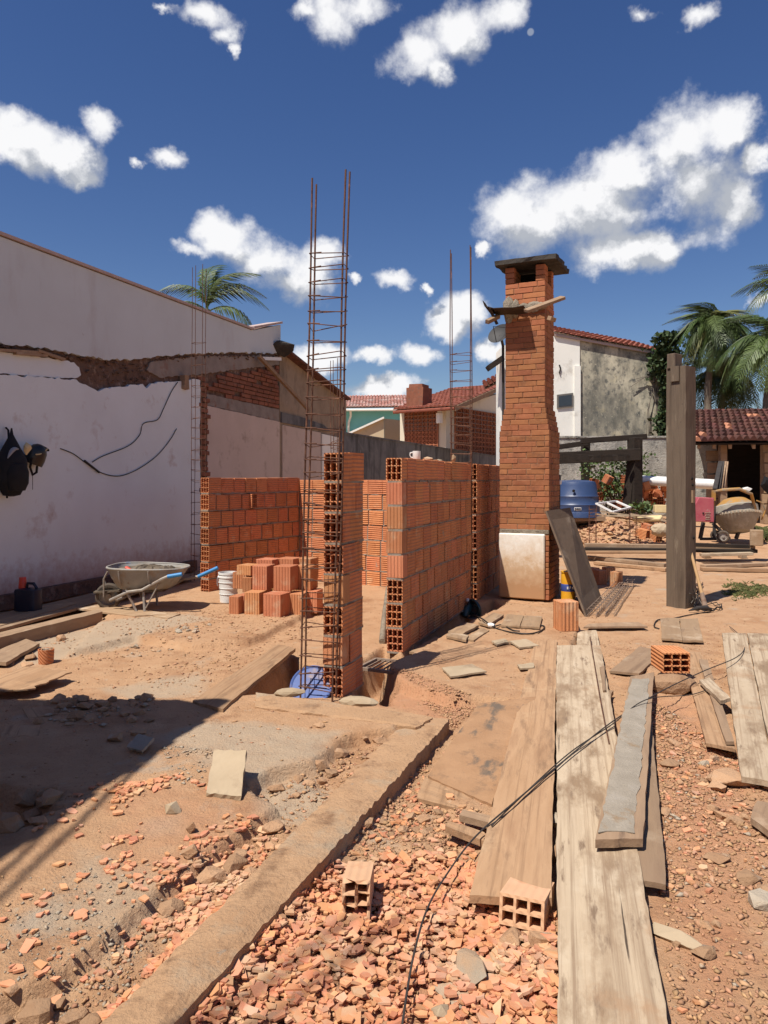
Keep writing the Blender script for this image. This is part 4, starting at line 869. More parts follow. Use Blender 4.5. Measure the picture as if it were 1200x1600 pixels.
wp.build('diagonal_prop', M['brown_wood'], label='dark diagonal timber prop against the bare concrete lintel', cat='prop')
wp = MB(); a, b2 = lsz(408, 560, .10), lsz(438, 561, .10); wp.beam(ML @ Vector((*a, .10)), ML @ Vector((*b2, .10)), .05, .06)
wp.build('pale_bracket', M['white_plastic'], label='short pale bar sticking out at the end of the bare lintel', cat='bracket')
bw = empty('boundary_wall', ML @ Vector((ls(600), 0, 0)), 'long blackened boundary wall leading away behind the block walls', 'wall')
sA, zA = lsz(534, 677); sB, zB = lsz(792, 713)
MB().prism([(sA, -.3), (sB + 6, -.3), (sB + 6, zA + .02), (sA, zA)], -.2, 0, ML).build('wall_body', M['black_wall'], bw)
MB().beam(ML @ Vector((sA, zA + .02, -.1)), ML @ Vector((sB + 6, zA + .04, -.1)), .26, .04).build('coping', M['black_wall'], bw)
# ---------------------------------------------------------------- tile roofs
def tile_roof(O, a, b, na, nb_, mt, name, parent, tw=None, h=.06, single=None, lab=None):
    """half-round tiles over the parallelogram O + a, b (a along the eave, b up the slope)"""
    O, a, b = Vector(O), Vector(a), Vector(b); nrm = a.cross(b).normalized(); ea, eb = a / na, b / nb_; w = ea.length; arc = 6
    def tile(mb, i, j, jit=0):
        p = O + ea * i + eb * j + nrm * (random.uniform(-.004, .008)); vs = []
        for t, k, r in ((-.12, .045, 1), (1.0, 0, .80)):
            for q in range(arc + 1):
                u = q / arc; vs.append(p + ea * (.5 + (u - .5) * 1.06 * r) + eb * t + nrm * (k + h * r * math.sin(math.pi * u) - .01))
        n = arc + 1; fs = [(q, q + 1, n + q + 1, n + q) for q in range(arc)]
        fs.append(tuple(range(n))[::-1]); mb.add(vs, fs, True); return p
    if not single:
        mb = MB()
        for i in range(na):
            for j in range(nb_): tile(mb, i, j)
        o = mb.build(name, mt, parent); o['kind'] = 'stuff'
    else:
        m0 = MB(); tile(m0, 0, 0); Mo = T(O) @ Matrix((ea.normalized(), eb.normalized(), nrm)).transposed().to_4x4(); me = m0.mesh('roof_tile', mt, Mo); me2 = me.copy(); me2.materials[0] = M['new_tile']
        for i in range(na):
            for j in range(nb_):
                link('roof_tile', me2 if (i, j) in single else me, T(ea * i + eb * j + nrm * random.uniform(-.005, .012)) @ Mo @ RZ(random.uniform(-2.5, 2.5)), parent)
    u = MB(); g = nrm * -.03
    u.add([O + g, O + a + g, O + a + b + g, O + b + g, O + g * 2.2, O + a + g * 2.2, O + a + b + g * 2.2, O + b + g * 2.2], [(0,1,2,3),(7,6,5,4),(0,4,5,1),(1,5,6,2),(2,6,7,3),(3,7,4,0)]); u.build('roof_deck', M['brown_wood'] if not single else M['dark_wood'], parent)
# house with clay-lattice windows
hA = 35.0; C0 = D(697, 700, 36); C0.z = 0; sd_ = Vector((math.sin(R(hA)), math.cos(R(hA)), 0)); fr = Vector((-math.cos(R(hA)), math.sin(R(hA)), 0))
ho = empty('lattice_house', C0, 'cream house with red tiled roof and two clay lattice windows', 'house')
def hit(px, O, d):                             # distance along O + t d at which a pixel column meets it
    r = (px - 600) / F; return (r * O.y - O.x) / (d.x - r * d.y)
def hz(py, y): return CZ + (HZ - py) / F * y
def facade(O, d, pts, n0, n1, name, mt, par):
    out = Vector((d.y, -d.x, 0)) ; out = out if out.dot(-O) > 0 else -out
    if d.cross(UP).dot(out) < 0: Mx = Matrix((-d, UP, (-d).cross(UP))).transposed().to_4x4(); pts = [(-a, b) for a, b in pts]
    else: Mx = Matrix((d, UP, d.cross(UP))).transposed().to_4x4()
    Mx.translation = O; return MB().prism(pts, n0, n1, Mx).build(name, mt, par), Mx
def fz(O, d, px, py): t = hit(px, O, d); return (t, hz(py, (O + d * t).y))
fw = hit(625, C0, fr); sw = hit(787, C0, sd_); ze = hz(638, 36)
facade(C0, fr, [(0, -.3), (fw, -.3), (fw, ze), (0, ze)], -.3, 0, 'front_wall', M['cream'], ho)
facade(C0, sd_, [(.31, -.3), (sw + 1, -.3), (sw + 1, hz(606, (C0 + sd_ * sw).y)), (.31, ze)], -.3, 0, 'side_wall', M['cream'], ho)
def lattice(O, d, x0, x1, y0, y1, nx, nz):
    (t0, zt0), (t1, zt1) = fz(O, d, x0, y0), fz(O, d, x1, y0); zb = min(fz(O, d, x0, y1)[1], fz(O, d, x1, y1)[1]) - .1; zt = max(zt0, zt1); t0, t1 = sorted((t0, t1))
    o, Mx = facade(O, d, [(t0, zb), (t1, zb), (t1, zt), (t0, zt)], .002, .02, 'window_backing', M['soot_shade'], ho)  # near-black sheet stands in for the dark room behind the lattice
    sg = 1 if (Mx.to_3x3() @ Vector((1, 0, 0))).dot(d) > 0 else -1
    W = MB(); cw, chh = (t1 - t0) / nx, (zt - zb) / nz
    for i in range(nx + 1): W.box(Mx @ T(sg * (t0 + cw * i), (zt + zb)/2, .045), .035, zt - zb, .10)
    for j in range(nz + 1): W.box(Mx @ T(sg * (t0 + t1)/2, zb + chh * j, .046), t1 - t0 + .035, .035, .094)
    for i in range(nx):
        for j in range(nz):
            c = Mx @ T(sg * (t0 + cw * (i + .5)), zb + chh * (j + .5), .042); W.box(c @ RZ(45), .032, chh * 1.1, .06); W.box(c @ RZ(-45), .032, chh * 1.1, .058)
    w = W.build('lattice_window', M['cobogo'], ho)
    G = MB()
    for j in range(0, 6): G.box(Mx @ T(sg * (t0 + t1)/2, zb + (zt - zb) * (.5 + j / 10), .125), t1 - t0 + .1, .014, .014)
    for i in range(0, 8): G.box(Mx @ T(sg * (t0 + (t1 - t0) * i / 7), zb + (zt - zb) * .75, .138), .014, (zt - zb) * .5, .012)
    G.build('window_bars', M['alu'], w)
lattice(C0, fr, 634, 685, 645, 698, 9, 9); lattice(C0, sd_, 710, 775, 647, 706, 12, 10)
# roof plane: eave, rake
eL = C0 + fr * (fw + .4) + Vector((0, -1.0, 0)); eL.z = ze - .02; eR = C0 - fr * .55 + Vector((-.15, -1.0, 0)); eR.z = ze - .02
yB = (C0 + sd_ * (sw + 1)).y; TRp = D(788, 601, yB)
tile_roof(eL, eR - eL, TRp - eR, 15, 13, M['tile'], 'roof', ho, h=.11)
MB().tube([eL - UP * .1, eR - UP * .1], .09, 8).build('gutter', M['tile'], ho)
MB().beam(eR - UP * .12, TRp - UP * .12, .08, .22).build('barge_board', M['brown_wood'], ho)
stx = D(655, 622, 36.8); 
sk = MB().box(T(stx) @ RZ(-hA), .95, .8, .95, j=.03); sk.box(T(stx + UP * .55) @ RZ(-hA), .78, .66, .22, j=.04); sk.build('chimney_stack', M['exposed'], ho)
MB().lathe([(.16, -.5), (.16, -.02), (.1, .02), (.1, .2)], 8, T(C0 + Vector((-.35, -.35, ze - .25)))).build('downpipe', M['white_wall'], ho)
# turquoise house and beige gable in front of it
to = D(580, 700, 52); to.z = 0; th = empty('turquoise_house', to, 'turquoise house with pale tiled roof between the two rebar cages', 'house')
a0, a1 = D(470, 700, 52), D(652, 700, 52)
MB().box2((a0.x, 52, -.3), (a1.x, 60, hz(640, 52))).build('wall', M['turquoise'], th)
tile_roof(D(480, 637, 51.3), D(652, 635, 51.3) - D(480, 637, 51.3), Vector((0, 4.0, 1.25)), 34, 9, M['pale_tile'], 'roof', th, h=.07)
MB().tube([D(480, 641, 51.2), D(652, 640, 51.2)], .09, 8).build('gutter', M['white_wall'], th)
MB().tube([D(548, 641, 51.3), D(548, 650, 51.6), D(545, 660, 51.8), D(544, 700, 51.9)], .08, 8).build('downpipe', M['white_wall'], th)
gO = D(600, 700, 42); gO.z = 0; gl = empty('gable_shed', gO, 'low beige building with slanting parapet before the turquoise house', 'building')
gp = [(D(520, 690, 42).x, -.3), (D(600, 690, 42).x, -.3), (D(600, 690, 42).x, hz(654, 42)), (D(520, 690, 42).x, hz(690, 42))]
Mg = Matrix(((1,0,0,0),(0,0,-1,42),(0,1,0,0),(0,0,0,1))); MB().prism(gp, -5, 0, Mg).build('front_wall', M['beige_gable'], gl)
MB().beam(Vector((gp[3][0], 41.95, gp[3][1] + .05)), Vector((gp[2][0], 41.95, gp[2][1] + .05)), .3, .1).build('coping', M['white_wall'], gl)
x1 = D(600, 690, 42).x; ya = 46.0; MB().prism([(x1 + .01, 42.1), (D(628, 690, 44).x, 43.4), (D(628, 690, 44).x, 47), (x1 + .01, 47)], -.3, hz(656, 43)).build('side_wall', M['beige_gable'], gl)
# white house with the mould-stained wall, right of the chimney
YH = 24.0
wh = empty('white_house', (D(905, 700, YH).x, YH, 0), 'white two-storey house with red roof and mould-stained blank wall', 'house')
X = lambda px, y=YH: (px - 600) / F * y
Mh = Matrix(((1,0,0,0),(0,0,-1,YH),(0,1,0,0),(0,0,0,1)))
def hp(pts, n0, n1, name, mt, y=YH):
    return MB().prism([(X(p[0], y), hz(p[1], y)) if p[1] != 'g' else (X(p[0], y), -.3) for p in pts], n0, n1, Mh).build(name, mt, wh)
hp([(781, 'g'), (906, 'g'), (906, 527), (868, 518), (830, 512), (781, 545)], -.8, 0, 'white_wall', M['white_wall'])
hp([(906, 'g'), (1042, 'g'), (1042, 549), (906, 527)], -5, -.04, 'stained_wall', M['stained'])
hp([(897, 'g'), (906.5, 'g'), (906.5, 572), (897, 572)], 0, .06, 'pilaster', M['white_wall'])
tile_roof(D(866, 519, YH - .08), D(1046, 552, YH - .08) - D(866, 519, YH - .08), Vector((-.25, 3.4, 1.02)), 22, 9, M['tile'], 'roof', wh)
hp([(866, 521), (1046, 554), (1046, 558), (866, 525)], .0, .07, 'verge_trim', M['coping'])
MB().beam(D(762, 576, YH - .3), D(785, 560, YH - .3), .5, .16).build('shaded_eave', M['dark_wood'], wh)  # near-black beam stands in for the eave's shaded underside
tile_roof(D(757, 606, YH + 3), D(786, 592, YH + 3) - D(757, 606, YH + 3), Vector((.3, 3, .6)), 4, 6, M['tile'], 'low_roof', wh)
wf = hp([(870, 617), (895, 614), (895, 636), (870, 638)], .002, .05, 'window', M['alu'])
p0 = MB().prism([(X(872.5), hz(635.5, YH)), (X(892.5), hz(633.5, YH)), (X(892.5), hz(617, YH)), (X(872.5), hz(619.5, YH))], .051, .06, Mh); p0.build('pane', M['glass'], wf)
rust = MB(); rust.tube([D(874, 570, YH - .03), D(876, 576, YH - .03), D(874, 582, YH - .03), D(875, 584, YH - .03)], .025, 5); rust.build('iron_hook', M['dark_steel'], wh)
# rough grey boundary wall across the back
YB = 20.5; rw = empty('rear_boundary_wall', (X(990, YB), YB, 0), 'rough grey mottled boundary wall behind the pergola and bush', 'wall')
MB().box2((X(840, YB), YB, -.3), (X(1122, YB), YB + .2, hz(684, YB))).build('wall_body', M['rough_render'], rw)
MB().box2((X(840, YB), YB - .03, hz(684, YB) + .001), (X(1122, YB), YB + .23, hz(684, YB) + .05)).build('coping', M['rough_render'], rw)
# tiled shed on the right
YS = 17.5; shd = empty('tiled_shed', (X(1165, YS), YS, 0), 'open timber shed with dark weathered tile roof at the right edge', 'shed')
O = D(1083, 691, YS - .5); a = D(1290, 689, YS - .5) - O
tile_roof(O, a, Vector((1.5, 3.6, 1.02)), 19, 10, M['dark_tile'], 'roof', shd, h=.115, single={(1, 1), (0, 0), (5, 4), (5, 3), (9, 7), (10, 7), (13, 8)})
tile_roof(D(1130, 653, YS + 3.4), D(1290, 651, YS + 3.4) - D(1130, 653, YS + 3.4), Vector((0, 2, .35)), 13, 4, M['tile'], 'upper_roof', shd)
G0 = .35
for px, y in ((1129, YS), (1195, YS), (1262, YS), (1129, YS + 2.6)):
    MB().box(T(X(px, y), y, G0 - .3), .15, .15, hz(694, YS) - G0 + .28, base=True).build('post', M['brown_wood'], shd)
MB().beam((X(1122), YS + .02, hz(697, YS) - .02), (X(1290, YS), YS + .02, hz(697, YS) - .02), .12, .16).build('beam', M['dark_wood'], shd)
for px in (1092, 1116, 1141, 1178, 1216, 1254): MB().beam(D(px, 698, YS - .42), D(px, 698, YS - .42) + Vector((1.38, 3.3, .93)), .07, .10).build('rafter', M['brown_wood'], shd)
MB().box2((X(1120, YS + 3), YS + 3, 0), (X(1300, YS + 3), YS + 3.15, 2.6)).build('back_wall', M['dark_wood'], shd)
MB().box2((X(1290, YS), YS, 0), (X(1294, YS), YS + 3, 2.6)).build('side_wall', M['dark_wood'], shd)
for i in range(6): MB().box(T(X(1122, YS + .1) + random.uniform(-.03, .03), YS + .16 + i * .02, .55 + i * .29), .42, .03, .25, j=.01).build('board', M['brown_wood'], shd)
for i in range(7): MB().box(T(X(1206, YS) + random.uniform(-.03, .03), YS - .1, .50 + i * .24), .50, .05, .215, j=.01).build('board', M['form_wood'], shd)
# ---------------------------------------------------------------- plants
def frond_mesh(seed, L=2.6, droop=1.0, n=34, wid=.5, mt=None):
    rr = random.Random(seed); mb = MB(); pts = []
    for i in range(13):
        t = i / 12; pts.append(Vector((L * (t - .22 * droop * t ** 3), 0, L * (.55 * t - (.55 + .55 * droop) * t ** 2.2))))
    mb.tube(pts, [.022 * (1 - .85 * i / 12) + .003 for i in range(13)], 5)
    for i in range(n):
        t = .10 + .9 * i / (n - 1); k = t * 12; a = min(int(k), 11); p = pts[a].lerp(pts[a + 1], k - a); d = (pts[a + 1] - pts[a]).normalized()
        l = wid * (math.sin(math.pi * min(1, t * .93 + .07)) ** .6) * rr.uniform(.85, 1.1)
        for s in (-1, 1):
            side = Vector((0, s, 0)); dn = rr.uniform(.35, .9) * (.6 + .4 * droop)
            q = p + (side * .75 + d * .55 - UP * dn * .35) * l * .55; e = q + (side * .35 + d * .35 - UP * (dn + .35)) * l * .6
            w = d * (.020 + .006 * rr.random())
            mb.add([p - w * .6, p + w * .6, q + w, q - w, e], [(0, 1, 2, 3), (3, 2, 4)])
    return mb.mesh('frond', mt)
def palm(label, base, top, nf, seed, L=2.6, droop=1.0, dry=0, arcs=None, wid=.5, lean=(0, 0), steep=0):
    rr = random.Random(seed); base = Vector(base); tp = Vector(top); e = empty('palm_tree', base, label, 'palm tree')
    pts = [base.lerp(tp, i / 10) + Vector((.08 * math.sin(i * .7), .05 * math.cos(i), 0)) for i in range(11)]
    MB().tube(pts, [.14 - .05 * i / 10 for i in range(11)], 10).build('trunk', M['palm_trunk'], e)
    ms = [frond_mesh(seed * 10 + i, L * rr.uniform(.9, 1.1), droop * rr.uniform(.8, 1.25), mt=M['frond'], wid=wid) for i in range(3)]
    md = [frond_mesh(seed * 10 + 5 + i, L * .85, droop * 1.7, mt=M['frond_dry'], wid=wid) for i in range(2)]
    for i in range(nf):
        az = arcs[i][0] if arcs else 360 * i / nf * 1.0 + rr.uniform(-16, 16); el = arcs[i][1] if arcs else rr.choice((-78, -70, -50, -25, 0, 25) if steep else (-70, -45, -25, -5, 15)) + rr.uniform(-8, 8)
        me = rr.choice(md) if (dry and rr.random() < dry) else rr.choice(ms)
        link('frond', me, T(pts[-1] + UP * rr.uniform(-.12, .1)) @ RZ(az) @ RY(el) @ RX(rr.uniform(-25, 25)), e)
    return e
palm('palm tree rising alone behind the long pale wall', D(320, 760, 23) * 1.0 - UP * 2, D(322, 484, 23), 8, 3, L=2.1, arcs=[(2, -34), (-14, -62), (172, -48), (95, -95), (84, -84), (20, -52), (-6, 0), (182, -12)], wid=.60, droop=1.0)
palm('tall palm tree with yellowing inner fronds behind the tiled shed', (X(1108, 23), 23, 0), D(1112, 515, 23), 34, 5, L=1.25, droop=1.5, dry=.40, wid=.62, steep=1)
palm('lower palm tree drooping over the shed roof beside the grey post', (X(1122, 24.5), 24.5, 0), D(1130, 595, 24.5), 30, 6, L=1.5, droop=1.5, dry=.2, wid=.55, steep=1)
palm('big palm tree cut off by the right edge of the photo', (X(1196, 21.5), 21.5, 0), D(1206, 540, 21.5), 30, 8, L=1.9, droop=1.25, wid=.66)
palm('taller palm tree whose frond tips hang in at the right edge', (X(1238, 23), 23, 0), D(1240, 470, 23), 16, 9, L=2.1, droop=1.0, wid=.55)
def leaves(mb, fn, n, size, rr):
    for i in range(n):
        p = fn(rr); a = rr.uniform(0, 6.28); t = rr.uniform(-.9, .9); d = Vector((math.cos(a), math.sin(a), t)).normalized(); s = size * rr.uniform(.6, 1.3)
        w = d.cross(Vector((rr.uniform(-1, 1), rr.uniform(-1, 1), rr.uniform(-.3, 1)))).normalized() * s * .42; m = p + d * s * .5
        mb.add([p, m + w, p + d * s, m - w], [(0, 1, 2, 3)])
rr = random.Random(5)
vy = YH - .35; vn = empty('climbing_vine', (X(1043, vy), vy, 0), 'dark climbing vine covering the right corner of the mould-stained wall', 'vine')
mb = MB()
def vf(r):
    t = r.random(); py = 520 + 175 * t; w = 17 + 9 * math.sin(t * 9) - 8 * t; px = 1045 + r.gauss(0, 1) * w * .52 - 6 * (1 - abs(2*t-1)); return D(px, py, vy - abs(r.gauss(0, .16)))
leaves(mb, vf, 2600, .16, rr)
def vf2(r): t = r.random(); return D(1016 + 22 * t + r.gauss(0, 5), 560 + 40 * r.random() - 30 * t, vy + .2)
leaves(mb, vf2, 240, .13, rr); mb.build('foliage', M['vine'], vn)
mb = MB()
for i in range(16):
    x = 1040 + rr.uniform(-14, 10); q = [(x, 684)]
    for k in range(8): q.append((q[-1][0] + rr.uniform(-5, 3), q[-1][1] - rr.uniform(8, 20)))
    mb.tube([D(a, b, YH - .1) for a, b in q], .018, 5)
for i in range(3): mb.tube([D(1010 + 3 * i, 680, YH - .08), D(1012 + i, 640, YH - .08), D(1022, 605 - 8 * i, YH - .08), D(1010, 588, YH - .08), D(994 - 4 * i, 592 + 6 * i, YH - .08)], .010, 5)
mb.build('stems', M['twig'], vn)
bu = empty('shrub', (X(965, 17.8), 17.8, .4), 'bushy green shrub between the blue tank and the pergola post', 'shrub'); mb = MB(); tw = MB()
cl = [D(rr.uniform(918, 1012), rr.uniform(712, 770) if i % 3 else rr.uniform(735, 775), 17.8 + rr.uniform(-.5, .5)) for i in range(46)]
for c in cl:
    tw.tube([Vector((X(965, 17.8) + rr.uniform(-.25, .25), 17.8, .45)), (c + Vector((X(965, 17.8), 17.8, .5))) / 2 + Vector((rr.uniform(-.1,.1), 0, .1)), c], [.02, .012, .004], 4)
    leaves(mb, lambda r, c=c: c + Vector((r.gauss(0, .13), r.gauss(0, .13), r.gauss(0, .10))), 46, .085, rr)
mb.build('foliage', M['leaf'], bu); tw.build('stems', M['twig'], bu)
wd = empty('weed', (X(1003, 15.2), 15.2, .4), 'small bright green weed at the foot of the pergola post', 'plant'); mb = MB()
leaves(mb, lambda r: D(1004 + r.gauss(0, 7), 793 + r.gauss(0, 4), 15.2 + r.gauss(0, .1)), 160, .10, rr); mb.build('leaves', M['leaf'], wd)
def tufts(name, label, pxs, n, h, spread):
    mb = MB()
    for i in range(n):
        px, py = rr.choice(pxs); p = PG(px + rr.gauss(0, spread[0]), py + rr.gauss(0, spread[1]))
        for k in range(7):
            a = rr.uniform(0, 6.28); d = Vector((math.cos(a), math.sin(a), 0)); q = p + d * .02 * rr.random(); w = Vector((-d.y, d.x, 0)) * .005; hh = h * rr.uniform(.5, 1.2)
            mb.add([q - w, q + w, q + d * hh * .5 + UP * hh * .7, q + d * hh * 1.1 + UP * hh * .8], [(0, 1, 2), (1, 3, 2)])
    o = mb.build(name, M['grass'], kind='stuff')
tufts('grass', '', [(1150,917),(1170,920),(1190,928),(1165,930),(1185,918),(1150,928),(1200,922)], 300, .035, (12, 3))
tufts('grass', '', [(1195,838),(1205,842)], 60, .16, (6, 3))
# ---------------------------------------------------------------- yard at the back right
pg = empty('pergola', (X(950, 16.4), 16.4, .4), 'dark weathered timber pergola frame in front of the rough grey wall', 'pergola'); YP = 16.4
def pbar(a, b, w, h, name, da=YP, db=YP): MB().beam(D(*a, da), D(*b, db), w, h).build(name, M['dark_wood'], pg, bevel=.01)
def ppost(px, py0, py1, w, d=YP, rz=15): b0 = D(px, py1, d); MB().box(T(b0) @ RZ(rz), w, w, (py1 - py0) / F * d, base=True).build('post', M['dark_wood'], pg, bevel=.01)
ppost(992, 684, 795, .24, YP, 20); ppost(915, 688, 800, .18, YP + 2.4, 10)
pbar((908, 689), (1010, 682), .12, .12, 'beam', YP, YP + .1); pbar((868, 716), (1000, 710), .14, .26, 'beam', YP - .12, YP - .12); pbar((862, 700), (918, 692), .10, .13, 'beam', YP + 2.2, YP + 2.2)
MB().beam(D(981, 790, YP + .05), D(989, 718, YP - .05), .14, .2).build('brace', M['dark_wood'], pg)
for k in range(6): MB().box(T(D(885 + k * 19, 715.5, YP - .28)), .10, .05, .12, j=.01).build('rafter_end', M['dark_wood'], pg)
tk = empty('water_tank', D(895, 808, 16), 'blue plastic water tank lying upside down beside the chimney', 'water tank'); kt = 16 / F
c = D(899, 808, 16)
MB().lathe([(39*kt, 0), (40*kt, 1*kt), (38.5*kt, 8*kt), (37*kt, 9*kt), (36.6*kt, 18*kt), (37.2*kt, 20*kt), (35.5*kt, 22*kt), (34.6*kt, 31*kt), (35.2*kt, 33*kt), (33.6*kt, 35*kt), (32*kt, 50*kt), (30*kt, 55*kt), (20*kt, 57.5*kt), (0, 58.5*kt)], 40, T(c)).build('tank_body', M['blue_plastic'], tk)
MB().lathe([(2.2*kt, 0), (2.2*kt, 1.4*kt), (1*kt, 1.5*kt), (0, .4*kt)], 14, T(D(890.5, 766.5, 16) + Vector((-.04, -.462, 0))) @ RX(90)).build('outlet_hole', M['soot_shade'], tk)
lb = MB(); a0 = math.radians(-107)
for r0, w, h, mt in ((36.9, .16, .07, 'white_plastic'),):
    q = [];
    for i in range(6):
        a = a0 + i * .055
        for zz in (12.2, 16.6): q.append(c + Vector((math.cos(a) * 37.5 * kt, math.sin(a) * 37.5 * kt, zz * kt)))
    lb.add(q, [(2*i, 2*i+2, 2*i+3, 2*i+1) for i in range(5)])
lb.build('sticker', M['white_plastic'], tk)
for i in range(5):
    a = a0 + .04 + i * .048; p = c + Vector((math.cos(a) * 37.8 * kt, math.sin(a) * 37.8 * kt, 14.4 * kt)); MB().box(T(p) @ RZ(math.degrees(a) + 90), .022, .004, .035 - .008 * (i % 2)).build('sticker_mark', M['navy'], tk)
for i in range(3): MB().beam(D(872 + 3*i, 812 + 3*i, 15.6 + .4*i), D(945, 810 + 3 * i, 15.6 + .4*i), .12, .09).build('timber', M['brown_wood'], label=('timber under the tank, nearest of the three', 'timber under the tank, middle of the three', 'timber under the tank, farthest of the three')[i], cat='timber', group='timbers under the tank')
pp = empty('drain_pipe', D(870, 795, 9.6), 'upright pale grey pipe stub with elbow beside the chimney', 'pipe')
MB().lathe([(.055, 0), (.055, .38), (.062, .385), (.062, .44), (.05, .45)], 14, T(D(869, 796, 9.6))).build('pipe', M['dark_steel'], pp); MB().lathe([(.062, 0), (.065, .05), (.05, .06)], 14, T(D(870, 757, 9.6))).build('collar', M['white_plastic'], pp)
mb = MB(); mb.tube([D(998, 750, 17), D(1118, 757, 16.2)], .11, 16); mb.build('white_pipe', M['white_plastic'], label='thick white plastic pipe lying behind the grey post', cat='pipe')
# block and brick debris behind the pergola
gB = 'terracotta pieces heaped behind the pergola'
for i in range(46):
    px = rr.choice((rr.uniform(925, 985), rr.uniform(1000, 1050))); d = rr.uniform(16.8, 18.2); py = rr.uniform(748, 795)
    p = D(px, py, d); l = link('broken_block', rr.choice((ME_PLAIN, ME_BLOCK)), T(p) @ RZ(rr.uniform(0, 180)) @ RX(rr.uniform(-30, 30)) @ S(1, rr.uniform(.5, 1), 1), None); tag(l, 'whole or broken terracotta block in the heap behind the pergola', 'block', gB)
# folded white frame, sacks and sheets on the rubble heap
fr_ = MB(); q = [D(932, 787, 14.6), D(962, 783, 15.4), D(985, 793, 15.0), D(957, 800, 14.4)]
for i in range(4): fr_.beam(q[i], q[(i+1) % 4], .05, .03)
fr_.beam((q[0]+q[1])/2, (q[3]+q[2])/2, .04, .03).build('folding_rack', M['white_plastic'], label='white painted folding rack lying flat on the rubble heap', cat='rack')
for i, (a, b, w) in enumerate([((938,799),(1005,808),.06),((930,803),(990,812),.05),((945,806),(1040,806),.07),((1000,812),(1042,826),.08),((985,803),(1045,815),.06)]):
    MB().beam(D(*a, 14.3 - .1*i), D(*b, 14.2 - .12*i), w, .03).build('scrap_lath', M['form_wood'] if i % 2 else M['pale_wood'], label='thin scrap lath tossed on top of the rubble heap', cat='lath', group='laths on the rubble heap')
mb = MB(); mb.box(T(D(1012, 811, 13.9)) @ RZ(-30) @ RX(12), .5, .2, .08, j=.02); mb.build('foam_offcut', M['cream_cloth'], bevel=.015, label='yellowish foam offcut on the rubble heap', cat='offcut')
mb = MB(); mb.box(T(D(1037, 795, 14)) @ RZ(-10), .34, .2, .14, j=.01); mb.build('cream_box', M['cream_cloth'], bevel=.01, label='small cream box beside the grey post', cat='box')
mb = MB(); mb.lump(D(1032, 828, 13.2), .17, .13, .12, 5, 3, .06); mb.build('sack', M['slab_piece'], label='crumpled pale sack beside the grey post at the heap', cat='sack')
hb = MB()
for i in range(1500):
    px, py = rr.uniform(880, 1052), rr.uniform(812, 858); p = PG(px, py); s = rr.uniform(.012, .05) * (1.6 if rr.random() < .1 else 1); hb.lump(p + UP * s * .3, s * 1.2, s, s * .8, seed=i, sub=1 if s > .045 else 1, amp=.3)
hb.build('rubble', M['pebble'], kind='stuff')
for i, (px, py) in enumerate([(1033, 836), (1027, 840), (1021, 834), (1024, 846), (1012, 838), (1004, 842)]):
    l = link('heap_block', ME_BLOCK, T(PG(px, py, .1)) @ RZ(-20 + 12 * i) @ RX(10), None); tag(l, 'dusty hollow block half sunk in the rubble heap', 'block', 'blocks sunk in the rubble heap')
# small cages standing and lying on the far side
for px, lab in ((925, 'thin standing rebar cage right of the leaning plywood board'), (988, 'thin standing rebar cage in front of the rubble heap')):
    p = PG(px + 1, 854 + (6 if px < 950 else 0)); cage('rebar_cage', lab, p, 10, .12, .12, .62 if px > 950 else .8, .05, .07, r=.005, stir=.004)
# long stack of timber beams and rebar on trestles
sk_ = 'long dark beams stacked across the yard'
for i, (a, b, w, h, mt) in enumerate([((914,852),(1178,856),.12,.07,'brown_wood'),((914,858),(1182,861),.10,.06,'dark_wood'),((915,863),(1080,863),.09,.05,'dusty_wood'),((1085,851),(1170,854),.1,.06,'dark_wood'),((1095,867),(1175,865),.12,.05,'pale_wood')]):
    MB().beam(D(*a, 12.6 - .1*i), D(*b, 12.5 - .08*i), w, h).build('timber', M[mt], bevel=.006, label=['topmost brown beam across the yard behind the grey post','dark beam under the topmost one behind the grey post','dusty beam stub left of the grey post at the bottom of the stack','short dark beam right of the grey post on the stack','pale thin beam at the bottom right of the stack'][i], cat='beam', group=sk_)
mb = MB(); c = D(1182, 840, 12.4); mb.box(T(c) @ RZ(-25), .2, .2, .26); mb.build('wood_block', M['form_wood'], bevel=.008, label='squarish timber block standing at the right end of the beam stack', cat='block')
for i, (a, b) in enumerate([((948,876),(1040,886)),((930,882),(1042,893)),((1098,888),(1200,884)),((1096,892),(1200,894)),((905,872),(1000,882))]):
    pa, pb = PG(*a, .03), PG(*b, .03); MB().beam(pa, pb, .14, .05).build('yard_plank', M['dusty_wood'] if i % 2 else M['brown_wood'], bevel=.004, label=['short plank lying behind the four loose blocks','dusty plank behind the loose blocks','dark rail right of the grey post','dusty rail right of the grey post','brown plank below the beam stack'][i], cat='plank', group='planks lying below the beam stack')
for px in (1103, 1160): MB().box(T(PG(px, 872, .0)) @ RZ(10), .1, .1, .16, base=True).build('trestle', M['brown_wood'], label='low trestle under the beam stack, ' + ('beside the pick' if px < 1130 else 'below the mixer'), cat='trestle')
for k in range(5):
    MB().tube([PG(905 + 3*k, 868 + k, .12), PG(1040, 870 + 1.5*k, .14)], .006, 5).build('rebar_rod', M['rebar'], label='straight rusty rod lying along the beam stack', cat='rod', group='rods along the beam stack')
